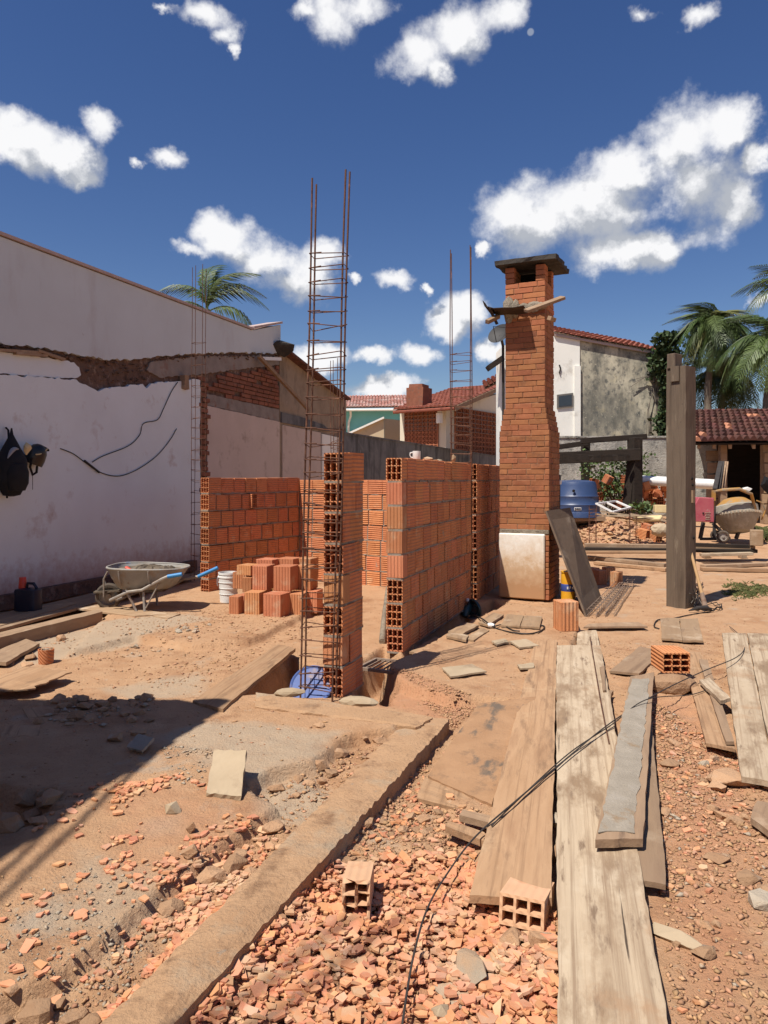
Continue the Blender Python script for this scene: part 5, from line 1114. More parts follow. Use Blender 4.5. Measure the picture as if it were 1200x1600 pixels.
# concrete mixer
YM = 14.3; km = YM / F; mx_ = empty('concrete_mixer', D(1145, 838, YM), 'yellow and grey concrete mixer with pink motor cover', 'concrete mixer')
Mm = T(D(1151, 806, YM)) @ RY(-2) @ RX(-14)
MB().lathe([(0, -27*km), (16*km, -26*km), (20*km, -24*km), (33*km, -2*km), (34.5*km, 0), (34.5*km, 3*km), (32.5*km, 4*km)], 32, Mm).build('drum', M['mixer'], mx_)
MB().lathe([(32.4*km, 4*km), (32.2*km, 14*km), (29.5*km, 16*km)], 32, Mm).build('drum_belt', M['mixer'], mx_)
MB().lathe([(29.5*km, 16*km), (17*km, 26*km), (15*km, 27*km), (14*km, 25*km), (27*km, 14*km)], 32, Mm).build('drum_cone', M['mixer_yellow'], mx_)
g_ = MB()
for i in range(44):
    a = 2 * math.pi * i / 44; g_.box(Mm @ RZ(math.degrees(a)) @ T(35.2*km, 0, 1.2*km), 2.2*km, 2.6*km, 3.2*km)
g_.build('ring_gear', M['grey_stone'], mx_)
MB().tube([D(1113, 800, YM - .25), D(1115, 768, YM - .3), D(1130, 765.5, YM - .42), D(1155, 764, YM - .5), D(1174, 772, YM - .42), D(1181, 800, YM - .3), D(1182, 812, YM - .2)], 2.6*km, 8).build('yoke', M['mixer_yellow'], mx_)
MB().box(T(D(1115, 774, YM - .32)), .06, .05, .2).build('yoke_bracket', M['mixer_yellow'], mx_)
MB().tube([D(1182, 782, YM - .1), D(1192, 786, YM - .1), D(1196, 798, YM - .1), D(1190, 812, YM - .1)], 1*km, 6).build('hand_wheel_bar', M['mixer_yellow'], mx_)
cvM = Matrix(((0,1,0,0),(-1,0,0,0),(0,0,1,0),(0,0,0,1)))
pc_ = MB(); y0, y1 = YM - .75, YM - .3
pr = [D(1081, 815, y0), D(1081, 797, y0), D(1092, 777, y0), D(1116, 778, y0), D(1116, 816, y0)]
pc_.add([(q.x, q.y, q.z) for q in pr] + [(q.x, q.y + .42, q.z) for q in pr], [(0,1,2,3,4)[::-1], (5,6,7,8,9)] + [(i, (i+1) % 5, (i+1) % 5 + 5, i + 5) for i in range(5)]); pc_.build('motor_cover', M['pink'], mx_, bevel=.012)
for i in range(5): MB().box(T(D(1106, 801 + i * 2.6, y0 - .004)), .10 - .02 * (i % 2), .01, .010).build('vent_slot', M['grey_stone'], mx_)
MB().box(T(D(1099, 802, y0 - .006)), .03, .014, .03).build('switch', M['black_shine'], mx_)
for a, b in (((1099, 816), (1094, 842)), ((1114, 818), (1140, 842)), ((1172, 812), (1185, 842)), ((1158, 820), (1150, 842)), ((1094, 842), (1140, 842)), ((1116, 790), (1116, 842))): MB().beam(D(*a, YM - .1), D(*b, YM - .12), .06, .05).build('frame_leg', M['dark_steel'], mx_)
def wheel(par, c, r, w, ax, n=22, hubm='tube_steel', tyre='rubber'):
    Mw = T(c) @ frame(ax) @ RY(90)
    t = MB(); t.lathe([(r*.70, -w/2), (r*.88, -w/2), (r*.98, -w*.3), (r, 0), (r*.98, w*.3), (r*.88, w/2), (r*.70, w/2)], n, Mw); wh_ = t.build('wheel', M[tyre], par)
    MB().lathe([(r*.70, -w*.35), (r*.60, -w*.1), (r*.2, -w*.15), (r*.2, -w*.5), (0, -w*.5)], n, Mw).lathe([(r*.70, w*.35), (r*.60, w*.1), (r*.2, w*.15), (r*.2, w*.5), (0, w*.5)], n, Mw).build('rim', M[hubm], wh_)
    return wh_
wheel(mx_, D(1130, 838, YM - .35), 9*km, .08, Vector((.4, 1, 0))); wheel(mx_, D(1118, 836, YM + .2), 8*km, .08, Vector((.4, 1, 0)))
mb = MB(); mb.lump(D(1167, 765, YM + .3), .1, .07, .05, 3, 2, .15); mb.build('white_bag', M['dirty_white'], label='small white bag lying on the mixer yoke', cat='bag')
for i in range(4): MB().beam(D(1117 + 4*i, 765, 15.6 + .2*i), D(1126 + 3*i, 722, 16.6), .09, .05).build('leaning_board', M['dark_steel'] if i < 2 else M['brown_wood'], label=['dark profile leaning on the shed post, outermost','dark profile leaning on the shed post, second from outside','brown batten leaning on the shed post, third from outside','brown batten leaning on the shed post, innermost'][i], cat='batten', group='pieces leaning on the shed post')
mb = MB(); mb.lump(D(1199, 755, 17.1), .16, .1, .24, 4, 2, .15); mb.build('dark_bag', M['black'], label='dark bag hanging on the shed boards at the right edge', cat='bag')
# grey timber post and pick
p = Z0(1064, 947); po = empty('timber_post', T(p) @ RZ(40), 'tall weathered square timber post with notched top, pick leaning on it', 'post'); Mp = T(p) @ RZ(40)
hp_ = CZ + (HZ - 574) / F * p.y; mb = MB(); ns = 16; hw = .115; vs = []
for i in range(ns + 1):
    zz = -.1 + (hp_ + .1) * i / ns
    for sx, sy in ((-1,-1),(-.0,-1.02),(1,-1),(1.02,0),(1,1),(0,1.02),(-1,1),(-1.02,0)): vs.append(Mp @ Vector((sx * hw + random.uniform(-.003,.003), sy * hw + random.uniform(-.003,.003), zz)))
fs = [(i*8+k, i*8+(k+1)%8, (i+1)*8+(k+1)%8, (i+1)*8+k) for i in range(ns) for k in range(8)] + [tuple(ns*8+k for k in range(8))]
mb.add(vs, fs).build('shaft', M['post_wood'], po)
MB().box(Mp @ T(-.05, .05, hp_ - .02), .16, .10, .17, base=True).build('tenon', M['post_wood'], po, bevel=.006)
MB().box(Mp @ T(-.125, .0, hp_ - .17), .03, .10, .17, base=True).build('cleat', M['post_wood'], po)
MB().box(Mp @ T(.03, -.125, 1.18), .045, .03, .14, base=True).build('cleat', M['brown_wood'], po)
for i, zz in enumerate((1.45, 1.38, 1.3, .78)): MB().lathe([(.016, 0), (.016, .01), (0, .012)], 8, Mp @ T(.02 + .012 * i, -.118, zz) @ RX(90)).build('knot', M['soot_shade'], po)
pk = empty('pick', PG(1098, 958), 'pick with pale wooden handle leaning on the grey timber post', 'pick')
a, b = D(1075, 845, 8.42), PG(1102, 955, .05); MB().tube([a, a.lerp(b, .5), a.lerp(b, .8), b], [.016, .017, .02, .024], 10).build('handle', M['fresh_wood'], pk)
MB().tube([a.lerp(b, .80), a.lerp(b, .99)], [.024, .03], 10).build('ferrule', M['dusty_steel'], pk)
MB().tube([PG(1076, 957, .02), PG(1090, 958, .055), PG(1104, 958, .06), PG(1112, 957, .03)], [.006, .022, .026, .01], 8).build('pick_head', M['dark_steel'], pk)
for i in range(26): pass
mb = MB()
for i in range(14):
    q = [PG(1078 + rr.uniform(-4, 22), 945 + rr.uniform(-14, 8), rr.uniform(.01, .22)) for k in range(5)]; mb.tube(q, .004, 5)
mb.build('twigs', M['twig'], label='tangle of twigs and wire at the foot of the grey post', cat='tangle')
mb = MB(); q = [PG(1106 + 22 * math.cos(t) , 952 + 5 * math.sin(t), .012 + .02 * (k % 3)) for k, t in enumerate(np.linspace(0, 15, 40))]; mb.tube(q, .005, 5); mb.build('wire_coil', M['cable'], label='loose coil of black wire beside the pick head', cat='wire')
def rope_px(name, label, pts, r, mt, up=.01, cat='cable', sub=5):
    P_ = [PG(x, y, up if len(q) == 0 else q[0]) for x, y, *q in pts]; out = []
    for i in range(len(P_) - 1):
        a, b2, c, d = P_[max(i-1, 0)], P_[i], P_[i+1], P_[min(i+2, len(P_)-1)]
        for k in range(sub):
            t = k / sub; out.append(.5*((2*b2) + (c-a)*t + (2*a-5*b2+4*c-d)*t*t + (3*b2-a-3*c+d)*t**3))
    MB().tube(out + [P_[-1]], r, 6).build(name, M[mt], label=label, cat=cat)
rope_px('electric_wire', 'black wire snaking from the pick to the pale boards', [(1110,957),(1078,962),(1050,968),(1028,970),(1022,980),(1030,984)], .006, 'cable')
# plywood leaning on the chimney, yellow tin, loose blocks, flat cages
q = [D(854, 798, 8.55), D(891, 793, 9.15), PG(941, 937, .0), PG(917, 964, .0)]
n = (q[1] - q[0]).cross(q[3] - q[0]).normalized() * .022; mb = MB(); mb.add([*q, *[v + n for v in q]], [(0,1,2,3), (7,6,5,4), (0,4,5,1), (1,5,6,2), (2,6,7,3), (3,7,4,0)])
mb.build('plywood_sheet', M['plywood'], label='dark plywood sheet leaning against the chimney', cat='sheet')
tn = empty('yellow_tin', PG(887, 938), 'yellow tin with blue band in the shade behind the plywood sheet', 'tin'); c = PG(888, 938)
MB().lathe([(0, 0), (.085, 0), (.085, .115), (.086, .116)], 24, T(c)).lathe([(.086, .20), (.085, .20), (.085, .31), (.08, .33), (.088, .335), (.088, .35), (0, .35)], 24, T(c)).build('can', M['yellow'], tn)
MB().lathe([(.0855, .115), (.0865, .117), (.0865, .199), (.0855, .201)], 24, T(c)).build('band', M['label_blue'], tn)
for i in range(3): MB().box(T(c + Vector((-.03 + .03 * i, -.0865, .16 + .008 * (i == 1)))), .016, .004, .03).build('label_mark', M['white_plastic'], tn)
mb = MB(); mb.lump(PG(893, 942, .02), .09, .06, .02, 7, 2, .12); mb.build('cement_splash', M['cement'], label='pale cement lump at the foot of the yellow tin', cat='lump')
def put(px, py, rz, me, up=0, rx=0, ry=0, s=(1,1,1), name='clay_block', label=None, group=None, cat='block', stand=False):
    h_ = BL/2 if stand else BH/2
    m_ = T(PG(px, py, up + h_ * s[2])) @ RZ(rz) @ RX(rx + (90 if stand else 0)) @ RY(ry) @ S(*s); return tag(link(name, me, m_, None), label, cat, group)
for px, py, rz, lab in ((937, 913, 25, 'loose block standing second from the plywood sheet'), (963, 916, -30, 'loose block at the right of the four behind the plywood sheet'), (951, 908, 10, 'loose block in the middle of those behind the plywood sheet'), (926, 909, 40, 'loose block nearest the plywood sheet edge')):
    put(px, py, rz, ME_UPR, label=lab, group='loose blocks behind the plywood sheet', s=(1,1,1.05))
put(884, 984, 12, ME_UPR, label='single upright grooved block in front of the leaning plywood sheet', s=(1.25, 1.2, 1.42))
for i in range(3):
    a, b2 = PG(924 + 14*i, 965 - 1*i, .02), PG(968 + 9*i, 918 - 2*i, .02); e = empty('flat_cage', (a + b2)/2, ['flat rebar strip on the ground, left of three beside the plywood sheet','flat rebar strip on the ground, middle of three beside the plywood sheet','flat rebar strip on the ground, right of three beside the plywood sheet'][i], 'rebar strip', 'flat rebar strips by the plywood sheet')
    w = (b2 - a).cross(UP).normalized() * .045
    for s in (-1, 1):
        for zz in (0, .06): MB().tube([a + w * s + UP * zz, b2 + w * s + UP * zz], .004, 5).build('bar', M['dusty_steel'], e)
    for k in range(14):
        q = a.lerp(b2, (k + .5) / 14); MB().tube([q - w, q + w, q + w + UP * .06, q - w + UP * .06, q - w], .003, 4).build('stirrup', M['dusty_steel'], e)
# ---------------------------------------------------------------- boards lying about
def plank4(label, px4, z, t, mt, name='plank', cat='plank', group=None, nl=22, nw=5, warp=.004, edge=.004, bow=0, parent=None, part=None):
    """corners in the photo: near-left, near-right, far-right, far-left; z of the top at each (or one value)"""
    zz = z if isinstance(z, (list, tuple)) else [z] * 4
    a, b, c, d = [Z0(p[0], p[1], q) for p, q in zip(px4, zz)]
    L_ = ((c + d) - (a + b)); Mo = frame(L_); Mo.translation = (a + b + c + d) / 4; I = Mo.inverted(); sd = random.uniform(0, 99)
    a, b, c, d = [I @ v for v in (a, b, c, d)]; vs = []
    for lay in (0, 1):
        for i in range(nl + 1):
            u = i / nl
            for k in range(nw + 1):
                w = k / nw; p = a.lerp(d, u).lerp(b.lerp(c, u), w)
                n1 = sf(sd + u * 6, w * 2, 1, 3, 3)
                p.z += warp * n1 * 2 + bow * 4 * u * (1 - u)
                if k in (0, nw): p.y += edge * 2 * sf(sd + u * 22, w * 50, 1, 3, 4)
                if i in (0, nl): p.x += edge * 3 * sf(sd + w * 9, u * 50, 1, 3, 5)
                if lay: p.z -= t
                elif k in (0, nw) or i in (0, nl): p.z -= .0025
                vs.append(p)
    n = nw + 1; N_ = (nl + 1) * n; fs = []
    for i in range(nl):
        for k in range(nw):
            q = (i*n+k, i*n+k+1, (i+1)*n+k+1, (i+1)*n+k); fs += [q[::-1], tuple(x + N_ for x in q)]
    ring = list(range(n)) + [i*n+nw for i in range(1, nl+1)] + [nl*n+k for k in range(nw-1, -1, -1)] + [i*n for i in range(nl-1, 0, -1)]
    for j in range(len(ring)): r0, r1 = ring[j], ring[(j+1) % len(ring)]; fs.append((r0, r1, r1 + N_, r0 + N_))
    me = MB().add(vs, fs).mesh(name, M[mt] if isinstance(mt, str) else mt)
    b_ = bmesh.new(); b_.from_mesh(me); bmesh.ops.recalc_face_normals(b_, faces=b_.faces); b_.to_mesh(me); b_.free()
    o = link(name, me, Mo, parent); return tag(o, label, None if parent else cat, group)
plank4('widest long pale plank running from the bottom edge to the middle of the yard', [(872,1640),(1053,1640),(938,1008),(869,1008)], [.075,.075,.085,.085], .03, 'pale_wood', nl=80, nw=8, edge=.006)
plank4('pale board end showing beyond the widest long plank', [(900,1014),(938,1014),(932,984),(903,984)], .052, .025, 'pale_wood', nl=6)
plank4('brown dusty long plank left of the widest pale plank', [(733,1399),(861,1402),(870,1000),(836,1000)], [.055,.075,.09,.09], .03, 'dusty_wood', nl=60, nw=8, edge=.005)
plank4('flat dirt-covered panel with dark stains beside the brown long plank', [(668,1212),(768,1256),(838,1088),(748,1098)], [.004,.014,.083,.079], .02, mat('stained_panel', [(.30,.168,.088),(.375,.22,.12)], 5, .94, .8, 50, .006, stains=[((.14,.105,.078),3.6,.54,.62,(.7,1.4,1)),((.22,.135,.08),9,.56,.72)]), name='panel', cat='panel', nl=24, nw=12)
plank4('dusty strip of board at the near end of the stained panel', [(650,1246),(766,1276),(768,1254),(664,1214)], [-.016,-.002,.002,-.008], .02, 'dusty_wood', name='board_strip')
gp_ = plank4('grey cement-coated plank lying on top of a darker one', [(930,1311),(1004,1309),(1022,1049),(985,1056)], [.13,.115,.115,.13], .034, 'brown_wood', nl=30, edge=.004)
plank4(None, [(935,1298),(990,1298),(1015,1060),(986,1060)], [.1365,.1245,.1235,.1365], .006, 'cement', name='cement_coat', nl=60, nw=4, edge=.010, warp=.0008, parent=gp_)
plank4('dark brown plank under the grey cement-coated one', [(955,1364),(1041,1381),(1018,1120),(975,1110)], [.07,.06,.06,.08], .022, 'brown_wood', nl=26, edge=.005)
plank4('bleached plank at the right edge, left one of two', [(1158,1212),(1212,1222),(1166,989),(1128,988)], [.07,.07,.06,.06], .03, 'pale_wood', nl=26)
plank4('bleached plank at the right edge, right one of two', [(1213,1216),(1275,1226),(1206,990),(1168,989)], [.075,.075,.062,.062], .03, 'pale_wood', nl=26)
plank4('narrow brown board left of the bleached planks, with raised rims', [(1103,1160),(1150,1170),(1095,1018),(1065,1018)], [.05,.05,.05,.05], .02, 'dusty_wood', nl=18)
plank4('slim brown batten on the narrow brown board', [(1134,1158),(1147,1158),(1105,1030),(1092,1030)], .075, .02, 'brown_wood', name='batten', cat='batten', nl=16, nw=2)
plank4('short pale plank lying across the batten and bleached plank', [(1126,1094),(1142,1090),(1108,1058),(1092,1062)], [.105,.105,.09,.09], .025, 'pale_wood', nl=8, nw=3)
plank4('pale square board by the pick, left one of two', [(1034,997),(1066,1000),(1061,965),(1032,965)], .03, .02, 'form_wood', nl=6)
plank4('pale square board by the pick, right one of two', [(1067,1000),(1099,1001),(1090,966),(1062,966)], .032, .02, 'form_wood', nl=6)
plank4('tilted dark board behind the grey cement-coated plank', [(952,1048),(998,1052),(1036,1018),(1000,1009)], [.03,.05,.05,.04], .02, 'brown_wood', nl=8)
plank4('dark offcut beside the long pale plank', [(938,1086),(954,1088),(958,1078),(942,1076)], .05, .03, 'brown_wood', name='offcut', cat='offcut', nl=3, nw=2)
plank4('thin dark lath leaning at the edge of the long pale plank', [(942,1078),(947,1078),(944,1040),(938,1042)], .10, .02, 'brown_wood', name='lath', cat='lath', nl=5, nw=1)
plank4('thin dark lath lying before the single upright block', [(912,979),(1012,978),(996,971),(920,974)], .04, .02, 'brown_wood', name='lath', cat='lath', nl=8, nw=2)
plank4('pale tapering board bridging the pit left of the rebar cage', [(300,1094),(348,1107),(462,1012),(434,1006)], [.075,.08,.09,.085], .03, 'dusty_wood', nl=20, nw=6, edge=.006)
plank4('pale square of board alone on the dusty slab', [(704,1056),(760,1048),(738,1037),(690,1043)], [.092,.092,.092,.092], .014, 'slab_piece', name='board_square', cat='board', nl=5)
plank4('small pale board piece on the dusty slab, farther right one', [(812,1011),(842,1008),(822,998),(796,1001)], .095, .016, 'slab_piece', name='board_square', cat='board', nl=5)
plank4('broken small board piece on the dusty slab beside the grinder cable', [(776,1006),(795,1002),(788,997),(768,1001)], .095, .016, 'slab_piece', name='board_square', cat='board', nl=5)
plank4('tiny board scrap by the brown long plank', [(812,1044),(834,1042),(834,1035),(809,1037)], .095, .014, 'slab_piece', name='board_square', cat='board', nl=4)
plank4('pale double board by the chimney foot, left half', [(783,976),(812,978),(818,961),(792,959)], .10, .02, 'form_wood', nl=6)
plank4('pale double board by the chimney foot, right half', [(813,978),(843,980),(847,963),(819,961)], .098, .02, 'form_wood', nl=6)
for i, (q, z, lb) in enumerate([([(748,972),(762,976),(787,960),(770,957)], .105, 'short board right under the green power saw'), ([(700,986),(722,990),(748,976),(728,972)], .105, 'short board left under the green power saw'), ([(728,997),(740,1000),(764,984),(752,980)], .085, 'lower board in the row along the shaded wall foot'), ([(697,993),(728,999),(732,992),(702,987)], .10, 'thick short offcut at the end of the boards by the power saw'), ([(640,1018),(668,1020),(700,998),(680,994)], .0, 'shaded board lying in the gap along the wall foot')]):
    plank4(lb, q, z, .022, 'form_wood', name='board', cat='board', nl=6, group='short boards by the power saw')
# formwork along the neighbour's wall
plank4('long formwork board on edge at the left border of the room floor', [(-62,1002),(-58,1010),(160,955),(154,951)], [.12,.12,.12,.12], .12, 'brown_wood', name='formwork_board', nl=24, nw=2)
plank4('grey plank lying along the foot of the pale wall', [(-60,984),(-44,990),(118,943),(104,939)], .09, .03, 'form_wood', nl=18)
plank4('long plank against the foot of the pale wall beside the dark canister', [(-60,975),(-10,985),(300,900),(280,893)], .08, .03, 'brown_wood', nl=24)
plank4('sunlit board under the barrow wheel', [(120,950),(210,962),(262,958),(160,942)], .075, .02, 'form_wood', nl=12)
plank4('short board by the barrow leg', [(238,962),(262,966),(282,958),(256,955)], .07, .02, 'form_wood', nl=8)
plank4('dark rotten plank half buried at the left edge', [(-40,1030),(10,1034),(62,1004),(40,998)], .05, .03, 'brown_wood', nl=10)
plank4('thin dirt-covered sheet with torn edge at the left edge', [(-60,1078),(40,1078),(114,1048),(40,1040)], .075, .012, 'dusty_wood', name='sheet', cat='sheet', nl=14, nw=10, edge=.02)
plank4('dark board in the shaded corner, upper of two', [(44,1122),(92,1114),(80,1102),(36,1106)], .075, .03, 'dusty_wood', nl=5)
plank4('dark board in the shaded corner, lower of two', [(0,1150),(60,1148),(66,1132),(10,1132)], .075, .03, 'dusty_wood', nl=5)
plank4('timber offcuts beside the brown long plank, upper of two', [(718,1272),(766,1284),(768,1274),(722,1264)], .035, .03, 'brown_wood', name='offcut', cat='offcut', nl=5, nw=2)
plank4('timber offcuts beside the brown long plank, lower of two', [(695,1290),(756,1312),(758,1300),(700,1282)], .03, .03, 'dusty_wood', name='offcut', cat='offcut', nl=5, nw=2)
plank4('brown board end at the right edge of the photo', [(1172,1276),(1230,1318),(1240,1262),(1182,1250)], .05, .03, 'brown_wood', nl=6)
# leaning pale slab
def quad_slab(label, q, t, mt, name, cat):
    n = (q[1] - q[0]).cross(q[3] - q[0]).normalized() * t; m = 8; vs = []
    for lay in (0, 1):
        for i in range(m + 1):
            for k in range(m + 1):
                p = q[0].lerp(q[1], k/m).lerp(q[3].lerp(q[2], k/m), i/m)
                if k in (0, m) or i in (0, m): p = p + Vector((random.uniform(-1,1), random.uniform(-1,1), random.uniform(-1,1))) * .003
                vs.append(p + n * (lay - 1))
    N_ = (m+1)**2; ix = lambda i, k: i*(m+1)+k; fs = []
    for i in range(m):
        for k in range(m): r = (ix(i,k), ix(i,k+1), ix(i+1,k+1), ix(i+1,k)); fs += [r[::-1], tuple(x + N_ for x in r)]
    ring = list(range(m+1)) + [ix(i,m) for i in range(1,m+1)] + [ix(m,k) for k in range(m-1,-1,-1)] + [ix(i,0) for i in range(m-1,0,-1)]
    for j in range(len(ring)): r0, r1 = ring[j], ring[(j+1) % len(ring)]; fs.append((r0, r1, r1+N_, r0+N_))
    return MB().add(vs, fs).build(name, M[mt], label=label, cat=cat)
b0, b1 = PG(322, 1246, .02), PG(376, 1252, .02); up_ = Vector((.04, .26, .10))
quad_slab('pale square slab propped at a slant over the rubble', [b0, b1, Z0(385,1172,.19), Z0(334,1172,.165)], .022, 'slab_piece', 'concrete_slab', 'slab')
quad_slab('grey tile piece lying at the edge of the big shadow', [PG(198,1176,.03), PG(222,1182,.03), PG(241,1168,.05), PG(216,1161,.05)], .012, 'grey_stone', 'tile_piece', 'tile')
# single clay blocks in the foreground
SIX = hollow_block('clay_block', .095, .145, .20, 2, 3, M['dusty_block'], wall=.010, rib=.009, broken=True)
SIX2 = hollow_block('clay_block', .145, .095, .20, 3, 2, M['dusty_block'], wall=.010, rib=.009)
def block_at(me, px, py, rz, rx, ry, up, label, s=(1,1,1)): return tag(link('clay_block', me, T(PG(px, py, up)) @ RZ(rz) @ RX(rx) @ RY(ry) @ S(*s), None), label, 'block')
block_at(SIX, 560, 1424, -4, -7, 0, .075, 'broken dusty six-hole block lying alone in the tile rubble', (.98, .85, .84))
block_at(SIX2, 824, 1438, -22, -11, 0, .06, 'dusty six-hole block resting at the end of the brown long plank')
st_ = MB(); st_.lump(PG(1050, 1080, .045), .17, .10, .075, 12, 2, .09); st_.build('sandstone_lump', M['stone'], label='large earthy lump carrying the nine-hole block', cat='stone')
ME_NINE = hollow_block('clay_block', .19, .14, .24, 3, 3, M['block']); block_at(ME_NINE, 1047, 1066, -1, 0, 0, .165, 'nine-hole block facing the camera on an earthy lump', (1, 1, 1))
# heap of new blocks in the roofless room: standing and lying
gN = 'new blocks heaped in the roofless room'
SB = solid_mesh(.175, .255, .22, M['upright'])
HPB = [(371,957,14,.0,'front row, leftmost, half-width block',(.62,.8,.80)),(381,955,14,.0,'front row, slim block second from the left',(.5,.8,.80)),(400,957,16,0,'front row, third from the left',(.95,1,.98)),(433,961,20,0,'front row, large block in the middle',(1.15,1,1.0)),(465,957,14,0,'front row, right of the middle one',(.95,1,.92)),(489,955,14,0,'front row, rightmost by the rebar',(.9,1,.92)),(408,946,18,0,'second row at ground, behind the third',(1,1,1)),(440,943,18,0,'second row at ground, behind the middle',(1,1,1)),(470,941,18,0,'second row at ground, behind the right one',(1,1,1)),
 (376,945,12,.205,'upper tier, tilted plate-like block at the left',(.9,.35,.72)),(391,950,16,.205,'upper tier, short block at the left',(.6,.8,.62)),(412,953,16,.25,'upper tier, front, left of the two wide ones',(.95,1,1.0)),(447,955,18,.255,'upper tier, front, right of the two wide ones',(1.1,1,1.0)),(478,950,14,.235,'upper tier, front, by the rebar',(1.1,1,1.0)),(420,938,18,.255,'upper tier, rear left',(1.2,1,.98)),(452,936,18,.255,'upper tier, rear middle',(1.2,1,.98)),(480,934,18,.255,'upper tier, rear right',(1.1,1,.95)),(389,948,22,.38,'third tier, single short block on top',(1.05,.9,.42))]
for px, py, rz, up, lb, s in HPB:
    p = PG(px, py); p.z = gz(p.x, p.y) * .5 + up; d = p.y
    tag(link('clay_block', SB, T(p + UP * (.1275 * s[2])) @ RZ(-rz + random.uniform(-3, 3)) @ S(*s), None), 'new terracotta block in the heap: ' + lb, 'block', gN)
# mug, odds and ends on top of the long wall
q = W1 @ Vector((0, .62, 7 * .205 + BH + .004)); mg = empty('mug', q, 'white mug standing on the long block wall', 'mug')
MB().lathe([(.034, 0), (.036, .004), (.037, .075), (.034, .075), (.033, .008), (0, .008)], 20, T(q)).build('cup', M['white_plastic'], mg)
MB().tube([q + Vector((-.036, 0, .062)), q + Vector((-.058, 0, .058)), q + Vector((-.062, 0, .036)), q + Vector((-.052, 0, .018)), q + Vector((-.036, 0, .014))], .006, 6).build('handle', M['white_plastic'], mg)
for i, (yy, nm, lb, mt, sz) in enumerate([(1.0,'mortar_lump','flat mortar lump on the long wall beside the mug','grey_stone',(.06,.05,.02)),(1.35,'mortar_lump','thin mortar crust on top of the long wall','slab_piece',(.05,.10,.012)),(1.95,'wood_wedge','small wooden wedge standing on the long wall','form_wood',(.03,.03,.05))]):
    mb = MB(); mb.lump(W1 @ Vector((0, yy, 7 * .205 + BH + sz[2] * .9)), *sz, i, 2, .14); mb.build(nm, M[mt], label=lb, cat='lump' if 'l' in nm else 'wedge')
# lid in the trench, iron grate
c = PG(478, 1074); ld = empty('drum_lid', c, 'dusty blue drum lid standing in the trench behind the rebar cage', 'lid'); c2 = Z0(484, 1086, .03) + Vector((0, .10, .035)); Ml_ = T(c2) @ RX(48) @ RY(-6)
MB().lathe([(0, .0), (.128, .0), (.134, .006), (.140, .008), (.146, .004), (.147, -.012), (.142, -.014), (.138, 0), (0, -.004)], 36, Ml_).build('disc', M['lid_blue'], ld)
gr = empty('iron_grate', Z0(598, 1040, .03), 'small rusty iron grate laid over the trench between pillar and wall', 'grate')
ga, gb_, gc, gd = Z0(560,1044,.04), Z0(622,1052,.04), Z0(642,1036,.045), Z0(588,1030,.045)
for a, b2 in ((ga, gb_), (gb_, gc), (gc, gd), (gd, ga)): MB().beam(a, b2, .022, .022).build('frame_bar', M['dusty_steel'], gr)
for i in range(1, 7): MB().beam(ga.lerp(gb_, i/7), gd.lerp(gc, i/7), .009, .009).build('bar', M['dusty_steel'], gr)
mb = MB(); mb.tube([PG(597, 1006, .02), PG(600, 985, .12), PG(606, 962, .30)], [.028, .024, .02], 10); mb.build('mortar_pipe', M['ash'], label='mortar-caked pipe stub beside the near end of the long wall', cat='pipe')
# power saw
c = PG(734, 974, .06); sw_ = empty('power_saw', c, 'dark green corded power saw standing on boards by the wall', 'power tool'); c.z += .07
MB().tube([c + Vector((-.06, -.05, -.04)), c + Vector((-.05, -.03, 0)), c + Vector((-.01, .02, .05)), c + Vector((.02, .06, .06))], [.035, .045, .043, .03], 12).build('motor_body', M['green_tool'], sw_)
MB().lathe([(.10, -.018), (.115, -.014), (.118, 0), (.115, .014), (.10, .018), (.06, .016), (.06, -.016)], 26, T(c + Vector((.05, .02, .03))) @ RZ(30) @ RY(80)).build('blade_guard', M['green_tool'], sw_)
MB().lathe([(.085, -.002), (.088, 0), (.085, .002), (0, .002), (0, -.002)], 26, T(c + Vector((.06, .01, -.0))) @ RZ(30) @ RY(80)).build('blade', M['steel'], sw_)
MB().tube([c + Vector((-.02, .0, .07)), c + Vector((0, .03, .12)), c + Vector((.06, .06, .11)), c + Vector((.10, .05, .04))], .016, 8).build('handle', M['black_shine'], sw_)
MB().box(T(c + Vector((.04, .0, -.065))) @ RZ(30), .14, .22, .006).build('base_plate', M['steel'], sw_)
MB().lathe([(0,0),(.018,.0),(.02,.01),(.016,.03),(0,.034)], 10, T(c + Vector((-.02, .03, .115)))).build('switch_cap', M['white_plastic'], sw_)
rope_px('saw_cable', 'black cable of the power saw looping over the dusty slab', [(735,972,.08),(752,976,.06),(772,982),(800,990),(828,992),(846,987),(850,980),(836,978)], .007, 'cable')
rope_px('saw_cable', 'second loop of black cable by the white plug', [(748,970,.05),(766,980),(784,978),(800,986),(812,988)], .006, 'cable')
mb = MB(); p = PG(767, 982, .03); mb.tube([p + Vector((-.03, 0, 0)), p, p + Vector((.03, -.02, 0))], [.018, .024, .016], 10); mb.build('plug', M['white_plastic'], label='white cable plug on the ground in front of the power saw', cat='plug')
